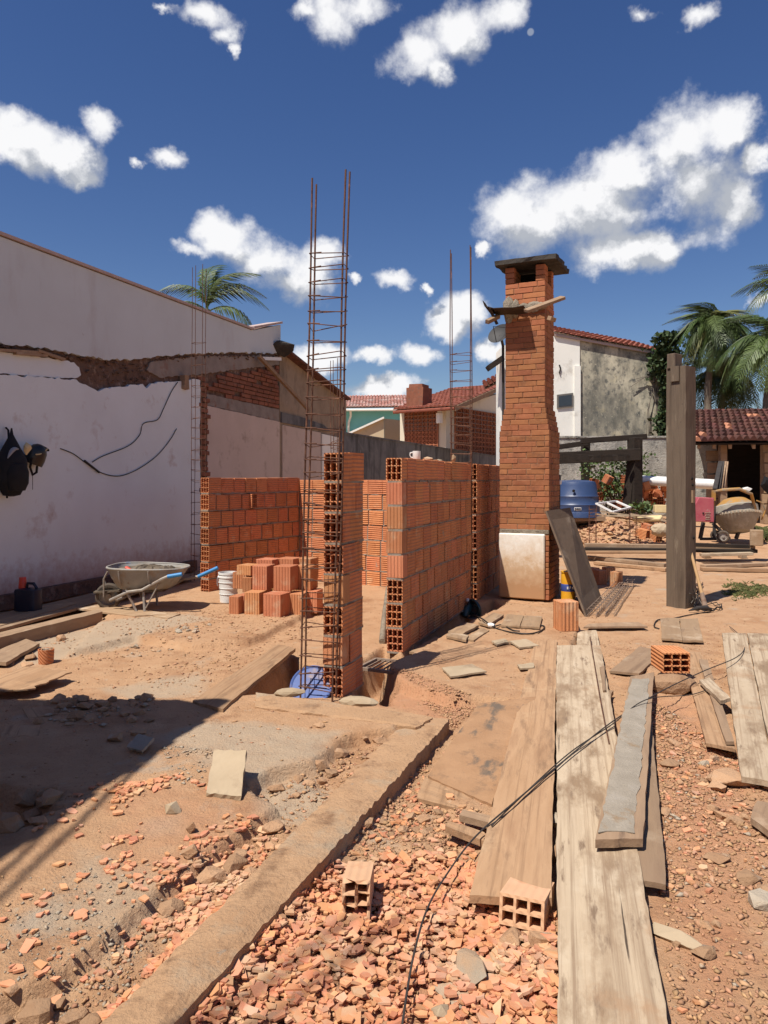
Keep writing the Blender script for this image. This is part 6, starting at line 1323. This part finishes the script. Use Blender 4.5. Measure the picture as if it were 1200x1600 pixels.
# long thin rods curving across the foreground
rope_px('steel_rod', 'long thin rusty rod bending across the planks in the foreground, upper strand', [(1140,982,.02),(1158,1000,.03),(1164,1022,.06),(1150,1046,.09),(1098,1074,.11),(1030,1112,.12),(955,1160,.11),(880,1222,.10),(800,1290,.09),(742,1340,.08),(700,1396,.075),(668,1450,.065),(645,1530,.06),(628,1640,.06)], .0034, 'dark_steel', cat='rod', sub=8)
rope_px('steel_rod', 'second thin rod crossing the planks just below the first', [(1120,1088,.07),(1080,1100,.06),(1010,1130,.14),(956,1162,.105),(890,1208,.10),(812,1280,.09),(768,1318,.07)], .003, 'dark_steel', cat='rod', sub=8)
rope_px('steel_rod', 'short dark rod along the right rim of the long pale plank', [(922,1012,.09),(932,1080,.10),(940,1130,.10),(952,1190,.09)], .004, 'rebar', cat='rod')
# ---------------------------------------------------------------- wheelbarrow, canister, bucket, pot
cw = PG(226, 958); wb = empty('wheelbarrow', T(cw), 'battered wheelbarrow with blue grips, half full of mortar', 'wheelbarrow'); dw = cw.y; kb = dw / F
def wp_(px, py, dy=0): q = D(px, py, dw + dy); return q
def loop(cx, zz, rx, ry, ex=.62, n=30, sl=0, tail=0):
    o = []
    for i in range(n):
        a = 2*math.pi*i/n; c_, s_ = math.cos(a), math.sin(a); x = math.copysign(abs(c_)**ex, c_) * rx; y = math.copysign(abs(s_)**ex, s_) * ry
        if x > 0: y *= 1 - .25 * x / rx
        o.append(Vector((cx + x + (tail * x / rx if x > 0 else 0), dw + .28 + y, zz + sl * x / rx)))
    return o
zt = hz(890, dw); x0 = X(220, dw)
rings = [loop(x0, zt, 62*kb, .33, sl=-.01), loop(x0 - .01, zt - .10, 54*kb, .29), loop(x0 - .02, zt - .20, 44*kb, .24), loop(x0 - .02, zt - .225, 38*kb, .2)]
inn = [[v + (Vector((x0, dw + .28, v.z)) - v).normalized() * .006 + UP * .004 for v in r] for r in rings]
allr = rings[::-1] + inn; mb = MB(); n = 30
mb.add([v for r in allr for v in r], [(i*n+k, i*n+(k+1)%n, (i+1)*n+(k+1)%n, (i+1)*n+k) for i in range(len(allr)-1) for k in range(n)] + [tuple(range(n))[::-1]], True); mb.build('tray', M['barrow'], wb)
MB().tube(rings[0] + [rings[0][0]], .011, 8).build('rim', M['barrow'], wb)
for px in (186, 232): MB().tube([wp_(px - 1, 893, -.04), wp_(px, 905, -.03), wp_(px + 3, 917, .03)], .008, 6).build('tray_rib', M['barrow'], wb)
mb = MB(); vs = [Vector((x0 - .01, dw + .28, zt + .02))]; mm = 6
for r in range(1, mm + 1):
    for i in range(n):
        b_ = inn[1][i] + UP * .062; q = Vector((x0 - .01, dw + .28, b_.z)).lerp(b_, r / mm); q.z += .045 * (1 - r/mm) + random.uniform(-.022, .022) * (r < mm) - (.05 if q.x > x0 + .2 else 0) * (r < mm); vs.append(q)
fs = [(0, 1 + k, 1 + (k+1) % n) for k in range(n)] + [(1+(r-1)*n+k, 1+r*n+k, 1+r*n+(k+1)%n, 1+(r-1)*n+(k+1)%n) for r in range(1, mm) for k in range(n)]
mb.add(vs, fs); mb.build('mortar_mix', M['wet_cement'], wb)
MB().tube([wp_(197, 887, .2), wp_(206, 893, .15)], .02, 8).build('trowel_handle', M['red'], wb)
for sy, off in ((-.16, 0), (.30, 34)):
    q = [wp_(172 + off * .3, 938, .14), wp_(200 + off*.4, 925, .02 if sy < 0 else .5), wp_(222 + off, 922, .02 if sy < 0 else .52), wp_(253 + off * 1.0, 905, -.02 if sy < 0 else .5), wp_(262 + off * 1.4, 901, -.02 if sy < 0 else .5), wp_(280 + off*1.6, 898 - off * .24, -.02 if sy < 0 else .5)]
    MB().tube(q, .017, 8).build('handle_tube', M['tube_steel'], wb)
    e = q[-1]; MB().tube([q[-2], e, e + (e - q[-2]) * .25], .021, 10).build('grip', M['handle_blue'], wb)
    MB().tube([wp_(196 + off*.6, 922, .05 + (off > 0)*.45), wp_(206 + off*.6, 940, .04 + (off>0)*.42), wp_(214 + off*.6, 958, .03 + (off>0)*.4), wp_(221 + off*.6, 963, .02 + (off>0)*.4), wp_(226 + off*.6, 955, .02 + (off>0)*.4), wp_(224 + off*.6, 925, .05 + (off>0)*.45)], .014, 8).build('leg', M['tube_steel'], wb)
MB().tube([wp_(228, 950, .02), wp_(248, 912, .0)], .008, 6).build('leg_brace', M['tube_steel'], wb)
whc = wp_(170, 931, .30); wheel(wb, whc, 21*kb, .09, Vector((-.25, 1, 0)), 26, 'barrow')
for s in (-.09, .09): MB().tube([whc + Vector((-.02, s, 0)), wp_(162, 905, .28 + s), wp_(168, 893, .28 + s)], .010, 6).build('wheel_fork', M['tube_steel'], wb)
MB().beam(wp_(148, 925, .25), wp_(190, 922, .28), .1, .02).build('front_bar', M['wet_cement'], wb)
c = PG(44, 966, .0); c.z = .085; cn = empty('canister', c, 'dark plastic canister standing on the plank by the pale wall', 'canister'); d = c.y
Mc_ = T(c) @ RZ(-14); kk = d / F; mb = MB()
mb.lathe([(.02, 0), (1, .0), (1, 30*kk), (.93, 33*kk), (.3, 35*kk)], 24, Mc_, sq=(.35, 19*kk, 12*kk)); mb.build('can_body', M['navy'], cn)
MB().tube([Mc_ @ Vector((-3*kk, 0, 33*kk)), Mc_ @ Vector((-1*kk, 0, 42*kk)), Mc_ @ Vector((10*kk, 0, 42*kk)), Mc_ @ Vector((16*kk, 0, 34*kk))], 2.4*kk, 8).build('handle', M['navy'], cn)
MB().lathe([(4*kk, 33*kk), (4*kk, 37*kk), (0, 37*kk)], 14, Mc_ @ T(-10*kk, 0, 0)).build('spout', M['navy'], cn)
q = Mc_ @ Vector((-10*kk, 0, 34*kk)); MB().lathe([(6.2*kk, 0), (6.3*kk, 1*kk), (5*kk, 17*kk), (4.8*kk, 17.3*kk), (0, 17.4*kk)], 18, T(q)).build('red_cup', M['red'], label='red cup turned upside down on the dark canister', cat='cup')
c = PG(357, 940); bk = empty('bucket', c, 'white plastic bucket beside the heap of new blocks', 'bucket'); kk = c.y / F
MB().lathe([(0, .0), (13*kk, 0), (15*kk, 38*kk), (15.8*kk, 38*kk), (15.8*kk, 40*kk), (15*kk, 40.2*kk), (15*kk, 43*kk), (15.8*kk, 43*kk), (15.8*kk, 46*kk), (14.6*kk, 46*kk), (12.6*kk, 2*kk), (0, 2*kk)], 28, T(c)).build('pail', M['white_plastic'], bk)
for i in range(3): MB().lathe([(13.9*kk + i*.5*kk, (12+9*i)*kk), (14.5*kk + i*.5*kk, (12.6+9*i)*kk), (14.2*kk + i*.5*kk, (14+9*i)*kk)], 28, T(c)).build('hoop', M['white_plastic'], bk)
MB().tube([c + Vector((-15.5*kk, 0, 40*kk)), c + Vector((-17*kk, -.02, 36*kk)), c + Vector((-16.5*kk, -.04, 28*kk)), c + Vector((-14*kk, -.08, 26*kk))], .004, 6).build('bail', M['steel'], bk)
c = PG(72, 1036); pt_ = empty('clay_pot', c, 'small broken terracotta pipe piece with rubble on top near the left edge', 'pipe piece'); kk = c.y / F
MB().lathe([(0, 0), (11*kk, 0), (12*kk, 22*kk), (10.5*kk, 22*kk), (10*kk, 18*kk), (0, 18*kk)], 20, T(c)).build('pipe_ring', M['block'], pt_)
mb = MB()
for i in range(9): mb.lump(c + Vector((random.uniform(-8, 8)*kk, random.uniform(-8, 8)*kk, 21*kk)), .02, .02, .016, i, 1, .3)
mb.build('rubble', M['stone'], label=None, parent=pt_)
# ---------------------------------------------------------------- tile shards, stones, grit
PXR = lambda poly: wpoly(poly)
def sample(px_poly, n, dens=None):
    P = wpoly(px_poly); lo, hi = P.min(0), P.max(0); out = []
    while len(out) < n:
        q = NR.uniform(lo, hi, (n * 2, 2)); k = sdist(P, q[:, 0], q[:, 1]); q = q[(k > 0)]
        if dens is not None: q = q[NR.random(len(q)) < np.clip(.5 + dens * fbm(q[:, 0], q[:, 1], 2.2, 3, 91), 0, 1)]
        out += list(q)
    return np.array(out[:n])
def shard_shape(rr, s):
    k = rr.choice((4, 4, 5, 5, 6)); st = rr.uniform(.5, 1.0); a0 = rr.uniform(0, 6.28); pts = []
    for i in range(k):
        a = a0 + 2*math.pi*(i + rr.uniform(-.28, .28))/k; r = s * rr.uniform(.6, 1.1); pts.append((math.cos(a) * r, math.sin(a) * r * st))
    return pts
HEAPPX = [(300,1600),(330,1500),(400,1440),(470,1390),(520,1345),(600,1330),(700,1330),(790,1370),(868,1430),(868,1640),(300,1640)]
AREAS = [(HEAPPX, 2300, (.011, .034), .6, .30), ([(180,1250),(280,1232),(345,1260),(430,1280),(470,1330),(400,1420),(300,1480),(220,1450),(160,1380)], 900, (.009, .028), 1.3, .2),
         ([(300,1440),(420,1360),(470,1340),(430,1400),(300,1530),(200,1600),(140,1600)], 620, (.010, .030), .8, .28), ([(0,1340),(160,1240),(300,1400),(150,1560),(0,1600)], 110, (.009, .030), 1.5, .18),
         ([(480,1330),(620,1200),(700,1150),(690,1230),(760,1290),(720,1370),(600,1330)], 240, (.009, .028), 1.3, .28), ([(1012,1100),(1100,1150),(1200,1230),(1200,1640),(1055,1640),(1042,1400)], 170, (.009, .028), 1.2, .3)]
allsh = []
rr = random.Random(11)
for ai, (poly, n, (s0_, s1_), dn, tilt) in enumerate(AREAS):
    pts = sample(poly, n, dn); zz = ground_h(pts[:, 0], pts[:, 1])
    for (x, y), z in zip(pts, zz):
        s = s0_ + (s1_ - s0_) * rr.random() ** 1.7
        allsh.append((s / y * (1.0 if ai != 5 else .8), x, y, z, s, tilt, ai))
allsh.sort(key=lambda t: -t[0])
labs = ['broken red clay tile shard in the dense rubble at the bottom of the photo', 'red clay tile shard strewn on the old slab', 'red clay tile shard left of the long concrete beam', 'small red clay tile shard on bare earth at the left', 'small red clay tile shard in the narrow rubble strip by the beam', 'red clay shard in the earth right of the long pale plank']
def zone(ai, x, y):
    if ai: return labs[ai]
    px, py = 600 + F * x / y, HZ + F * CZ / y
    if (px - 560) ** 2 + (py - 1420) ** 2 < 75 ** 2: return 'red clay tile shard right round the broken six-hole block'
    if px > 800: return 'red clay tile shard along the left edge of the widest long plank'
    if px > 690: return 'red clay tile shard beside the grey stones in the dense rubble' if py > 1450 else 'red clay tile shard below the end of the brown long plank'
    if px < 440 and py < 1520: return 'red clay tile shard close along the right side of the long beam'
    if py > 1500: return 'red clay shard at the bottom edge, ' + ('hard against the long beam' if px < 360 else 'a little right of the long beam' if px < 450 else 'halfway between the long beam and the thin rods' if px < 540 else 'close left of the thin rods' if px < 640 else 'right of the thin rods')
    return 'red clay tile shard between the six-hole block and the thin rods' if px > 560 else 'red clay tile shard in front of the broken six-hole block'
smb = MB(); nthing = 0
for i, (key, x, y, z, s, tilt, ai) in enumerate(allsh):
    poly = shard_shape(rr, s); th = rr.uniform(.0022, .0042); Mx = T(x, y, z + (.010 + .014 * rr.random() if ai == 0 else .003) + th) @ RZ(rr.uniform(0, 360)) @ RX(rr.gauss(0, 26) * tilt * 1.5) @ RY(rr.gauss(0, 26) * tilt * 1.5)
    if nthing < 290:
        mb = MB().prism(poly, -th, th, Mx); lb = zone(ai, x, y); mb.build('tile_shard', M['shard_one'], M=Mx, label=lb, cat='shard', group='shards: ' + lb); nthing += 1
    else: smb.prism(poly, -th, th, Mx)
# a bed of finer shards that fills the gaps of the dense rubble
pts = sample(HEAPPX, 2600, .5); zz = ground_h(pts[:, 0], pts[:, 1])
for (x, y), z in zip(pts, zz):
    s = rr.uniform(.006, .02); Mx = T(x, y, z + rr.uniform(.001, .012)) @ RZ(rr.uniform(0, 360)) @ RX(rr.gauss(0, 14)) @ RY(rr.gauss(0, 14)); smb.prism(shard_shape(rr, s), -.0028, .0028, Mx)
smb.build('tile_rubble', M['shard'], kind='stuff')
# grit everywhere on the near ground, as one object
def grit(name, areas, mt, kind='stuff'):
    V0 = np.array([tuple(v) for v in ico(1)[0]]) if False else np.array([(1,0,0),(-1,0,0),(0,1,0),(0,-1,0),(0,0,1),(0,0,-1)], float); F0 = np.array([(0,2,4),(2,1,4),(1,3,4),(3,0,4),(2,0,5),(1,2,5),(3,1,5),(0,3,5)])
    vs, fs, k = [], [], 0
    for poly, n, smin, smax, dn in areas:
        p = sample(poly, n, dn); z = ground_h(p[:, 0], p[:, 1]); s = smin + (smax - smin) * NR.random(n) ** 5
        a = NR.uniform(0, 6.28, n); v = V0[None] * (s[:, None, None] * NR.uniform(.35, 1.4, (n, 6, 3))); v[:, :, 2] *= .55; v[:, :, 0] *= NR.uniform(.8, 1.9, n)[:, None]
        c, q = np.cos(a)[:, None], np.sin(a)[:, None]; v = np.stack([v[..., 0]*c - v[..., 1]*q, v[..., 0]*q + v[..., 1]*c, v[..., 2]], -1) + np.stack([p[:, 0], p[:, 1], z + s * .3], -1)[:, None, :]
        vs.append(v.reshape(-1, 3)); fs.append((F0[None] + (np.arange(n) * 6)[:, None, None] + k).reshape(-1, 3)); k += n * 6
    v, f_ = np.concatenate(vs), np.concatenate(fs); me = bpy.data.meshes.new(name); me.vertices.add(len(v)); me.vertices.foreach_set('co', v.ravel())
    me.loops.add(f_.size); me.loops.foreach_set('vertex_index', f_.ravel().astype(np.int32)); me.polygons.add(len(f_)); me.polygons.foreach_set('loop_start', np.arange(0, f_.size, 3, dtype=np.int32)); me.polygons.foreach_set('loop_total', np.full(len(f_), 3, np.int32))
    me.update(); me.validate(); me.materials.append(mt); o = link(name, me, Matrix()); o['kind'] = kind
ALLG = [(-350,1640),(-350,1250),(-60,1060),(0,1020),(300,960),(560,930),(900,930),(1250,930),(1350,1640)]
grit('grit', [(ALLG, 15000, .0015, .010, .9), (HEAPPX, 5000, .0015, .010, .3), ([(1010,1090),(1110,1150),(1220,1230),(1300,1640),(1050,1640)], 11000, .0015, .014, .6), ([(640,1152),(552,1164),(488,1208),(392,1246),(432,1280),(330,1352),(150,1500),(88,1552),(60,1640),(180,1640)], 4000, .002, .014, .5),
  ([(600,1050),(745,1105),(700,1140),(480,1330),(700,1330),(760,1270),(650,1240),(700,1130)], 5000, .002, .013, .6), ([(0,1000),(300,960),(500,960),(470,1010),(300,1080),(0,1080)], 3500, .002, .015, 1.2), ([(1160,1000),(1650,1000),(1900,1640),(1220,1640)], 9000, .0015, .013, .6), ([(860,1000),(1130,1000),(1160,1060),(960,1060)], 1800, .002, .010, .6)], M['pebble'])
grit('cement_crumbs', [([(0,1380),(300,1300),(300,1480),(100,1600),(0,1600)], 900, .002, .010, 1.6), ([(180,1000),(330,980),(300,1030),(200,1030)], 110, .004, .022, 1.2), ([(250,1180),(400,1200),(470,1260),(400,1300),(280,1250)], 600, .002, .012, 1.2), ([(120,1090),(240,1100),(240,1170),(60,1150)], 160, .006, .03, 1.0), ([(1010,1090),(1100,1150),(1210,1230),(1210,1640),(1050,1640)], 500, .002, .014, 1)], M['grey_stone'])
def stones(px_poly, n, s0_, s1_, label, group, mt, name='rubble_stone', cat='stone'):
    pts = sample(px_poly, n, .5); zz = ground_h(pts[:, 0], pts[:, 1]); far_ = sorted(p[1] for p in pts)[len(pts) // 2]
    for i, ((x, y), z) in enumerate(zip(pts, zz)):
        wh = ', in its farther half' if y > far_ else ', in its nearer half'
        s = s0_ + (s1_ - s0_) * rr.random() ** 1.5; mb = MB(); mb.lump((x, y, z + s * .3), s * rr.uniform(1, 1.5), s, s * rr.uniform(.55, .8), rr.randrange(9999), 2, .16, M=RZ(rr.uniform(0, 180)))
        mb.build(name, M[mt], label=label + wh, cat=cat, group=group + wh)
stones([(640,1152),(552,1164),(488,1208),(392,1246),(432,1280),(330,1352),(240,1440),(300,1440),(430,1350),(560,1220)], 26, .018, .05, 'earthy stone in the rubble channel left of the long beam', 'stones in the rubble channel', 'stone')
stones([(520,1320),(620,1210),(690,1160),(700,1250),(640,1330)], 18, .012, .035, 'earthy stone right of the long concrete beam', 'stones right of the beam', 'stone')
stones([(1020,1100),(1090,1140),(1200,1240),(1200,1600),(1070,1600)], 30, .014, .045, 'earthy stone in the loose soil right of the long pale plank', 'stones right of the plank', 'stone')
stones([(90,1095),(230,1098),(236,1160),(180,1180),(60,1150)], 40, .02, .055, 'dark rubble lump of the shaded heap at the left', 'lumps in the shaded heap', 'stone', 'concrete_lump', 'lump')
stones([(0,1255),(90,1260),(80,1310),(0,1320)], 14, .03, .07, 'dark lump in the shaded hole at the left edge', 'lumps in the shaded hole', 'stone', 'concrete_lump', 'lump')
stones([(0,1575),(100,1560),(170,1580),(170,1600),(0,1600)], 9, .015, .032, 'earthy stone at the bottom left corner', 'stones at the bottom left corner', 'stone')
stones([(170,1000),(330,985),(320,1015),(200,1025)], 16, .015, .04, 'grey mortar crumb on the room floor', 'mortar crumbs on the room floor', 'grey_stone', 'mortar_lump', 'lump')
stones([(0,1005),(60,1000),(60,1040),(0,1040)], 14, .02, .05, 'reddish stone beside the terracotta pipe piece', 'stones by the pipe piece', 'stone')
for px, py, sx, sy, sz, rz, mt, lb in [(735,1528,.055,.085,.05,-20,'grey_stone','grey and brown stone slab in the tile rubble left of the long plank'),(712,1560,.075,.05,.016,30,'grey_stone','flat grey stone at the lower end of the tile rubble'),(800,1478,.045,.055,.04,10,'stone','brown stone under the six-hole block by the plank'),(535,1274,.045,.035,.028,5,'slab_piece','yellowish pale stone right of the long concrete beam'),
    (1056,1470,.035,.115,.022,-45,'slab_piece','long chalky lump lying slantwise right of the long pale plank'),(1190,1412,.075,.05,.03,-25,'grey_stone','chalky grey stone at the right edge'),(1100,1492,.045,.035,.02,0,'stone','sandy flat stone below the chalky lump'),(1120,1345,.05,.035,.02,20,'stone','pale stone half buried in the soil at the right'),(1100,1196,.035,.022,.02,0,'grey_stone','dark grey pebble-like stone beside the narrow brown board'),(1145,1225,.12,.08,.05,10,'stone','broad earthy boulder at the foot of the bleached planks'),
    (410,1302,.055,.03,.022,5,'dusty_block','brick fragment beside the long concrete beam'),(270,1268,.04,.035,.03,0,'slab_piece','pale stone left of the propped slab'),(300,1300,.03,.02,.03,0,'stone','brownish stone left of the rubble channel'),(335,1375,.07,.05,.03,-15,'stone','flat brown stone among shards on the old slab'),(300,1338,.05,.035,.03,10,'stone','brown angular stone on the old slab'),(498,1136,.04,.03,.02,30,'stone','brown chip on the old slab in front of the pillar'),
    (95,1000,.05,.05,.035,0,'stone','earthy clump on the edge of the room floor'),(60,1592,.05,.045,.03,0,'stone','big earthy stone at the bottom left corner'),(870,1290,.03,.06,.05,0,'grey_stone','grey stone in the gap between the two long planks'),(868,1345,.03,.05,.04,0,'stone','brown stone in the gap between the two long planks'),(845,1480,.05,.04,.035,0,'stone','brown stone right of the six-hole block'),(690,1590,.03,.03,.028,0,'slab_piece','round pale pebble at the bottom of the tile rubble')]:
    mb = MB(); mb.lump(PG(px, py, sz * .45), sx, sy, sz, px, 2, .14, M=RZ(-rz)); mb.build('stone', M[mt], label=lb, cat='stone')
# ---------------------------------------------------------------- off frame on the left: veranda roof inferred from its shadow, and casters added for shade
hs_ = 3.4; cut = hs_ / math.tan(R(SUN_EL)); corner = Z0(352, 1104, .06) + Vector((SUN_V.x * cut, SUN_V.y * cut, hs_)); eB = Vector((-.29, -.975, 0)).normalized(); eA = Vector((-1.62, .26, 0)).normalized()
vh = empty('veranda', Vector((corner.x - 2.5, corner.y - 3, 0)), 'tiled veranda of the house behind the photographer, outside the frame on the left', 'veranda')
tile_roof(corner, eA * 6.5, eB * 9 + UP * 1.8, 26, 24, M['tile'], 'roof', vh, h=.05)  # roof and side wall enlarged to keep skylight off the shadow
for a, b2 in ((.35, .5), (3.3, .5), (6.2, .5), (.35, 8), (6.2, 8)):
    p = corner + eA * a + eB * b2; p.z = 0; MB().box(T(p), .14, .14, hs_ + .2 * b2 - .12, base=True).build('post', M['brown_wood'], vh)
p = corner + eA * 3.6 + eB * 4.9; MB().box(T(p.x, p.y, 0) @ RZ(-16), .2, 8.0, 3.9, base=True).build('wall', M['cream'], vh)
MB().box(T(-4.2, -3.4, -.1), 12.5, .2, 3.75, base=True).build('shade_wall', M['cream'], vh)  # unseen wall added to cut skylight and bounce
spole = empty('shade_pole', Vector((-3.9, -1.9, 0)), 'unseen pole with bracket bars added out of view to cast a faint band of shade', 'shade caster')
MB().tube([Vector((-3.9, -1.9, 0)), Vector((-3.9, -1.9, 7.2))], [.14, .09], 12).build('pole', M['grey_stone'], spole)
for s in (0, .14): MB().tube([Vector((-3.9 + s, -1.9, 6.0)), Vector((-3.4 + s, -1.2, 6.05)), Vector((-2.42 + s, .05, 6.05))], .014, 6).build('shadow_bar', M['dark_steel'], spole)  # invented bars, placed for the faint shadow band they cast
MB().lump(Vector((-3.9, -1.9, 7.2)), .15, .15, .2, 3, 2, .03).build('pole_top', M['alu'], spole)
for i, (o0, o1) in enumerate(((0, 0), (.22, .12))):
    a, b2 = Vector((-3.9 + o0 * .3, -1.9, 6.6 - .3 * i)), corner + Vector((-.12 - o1, -.12, .03)); q = [a.lerp(b2, t) - UP * .5 * t * (1 - t) for t in np.linspace(0, 1, 14)]
    MB().tube(q, .016, 6).build('service_cable', M['cable'], label='overhead service cable from the pole to the veranda, ' + ('upper' if i == 0 else 'lower') + ' one', cat='cable')
print('objects', len(COL.objects), 'tris', sum(len(o.data.polygons) for o in COL.objects if o.type == 'MESH'))
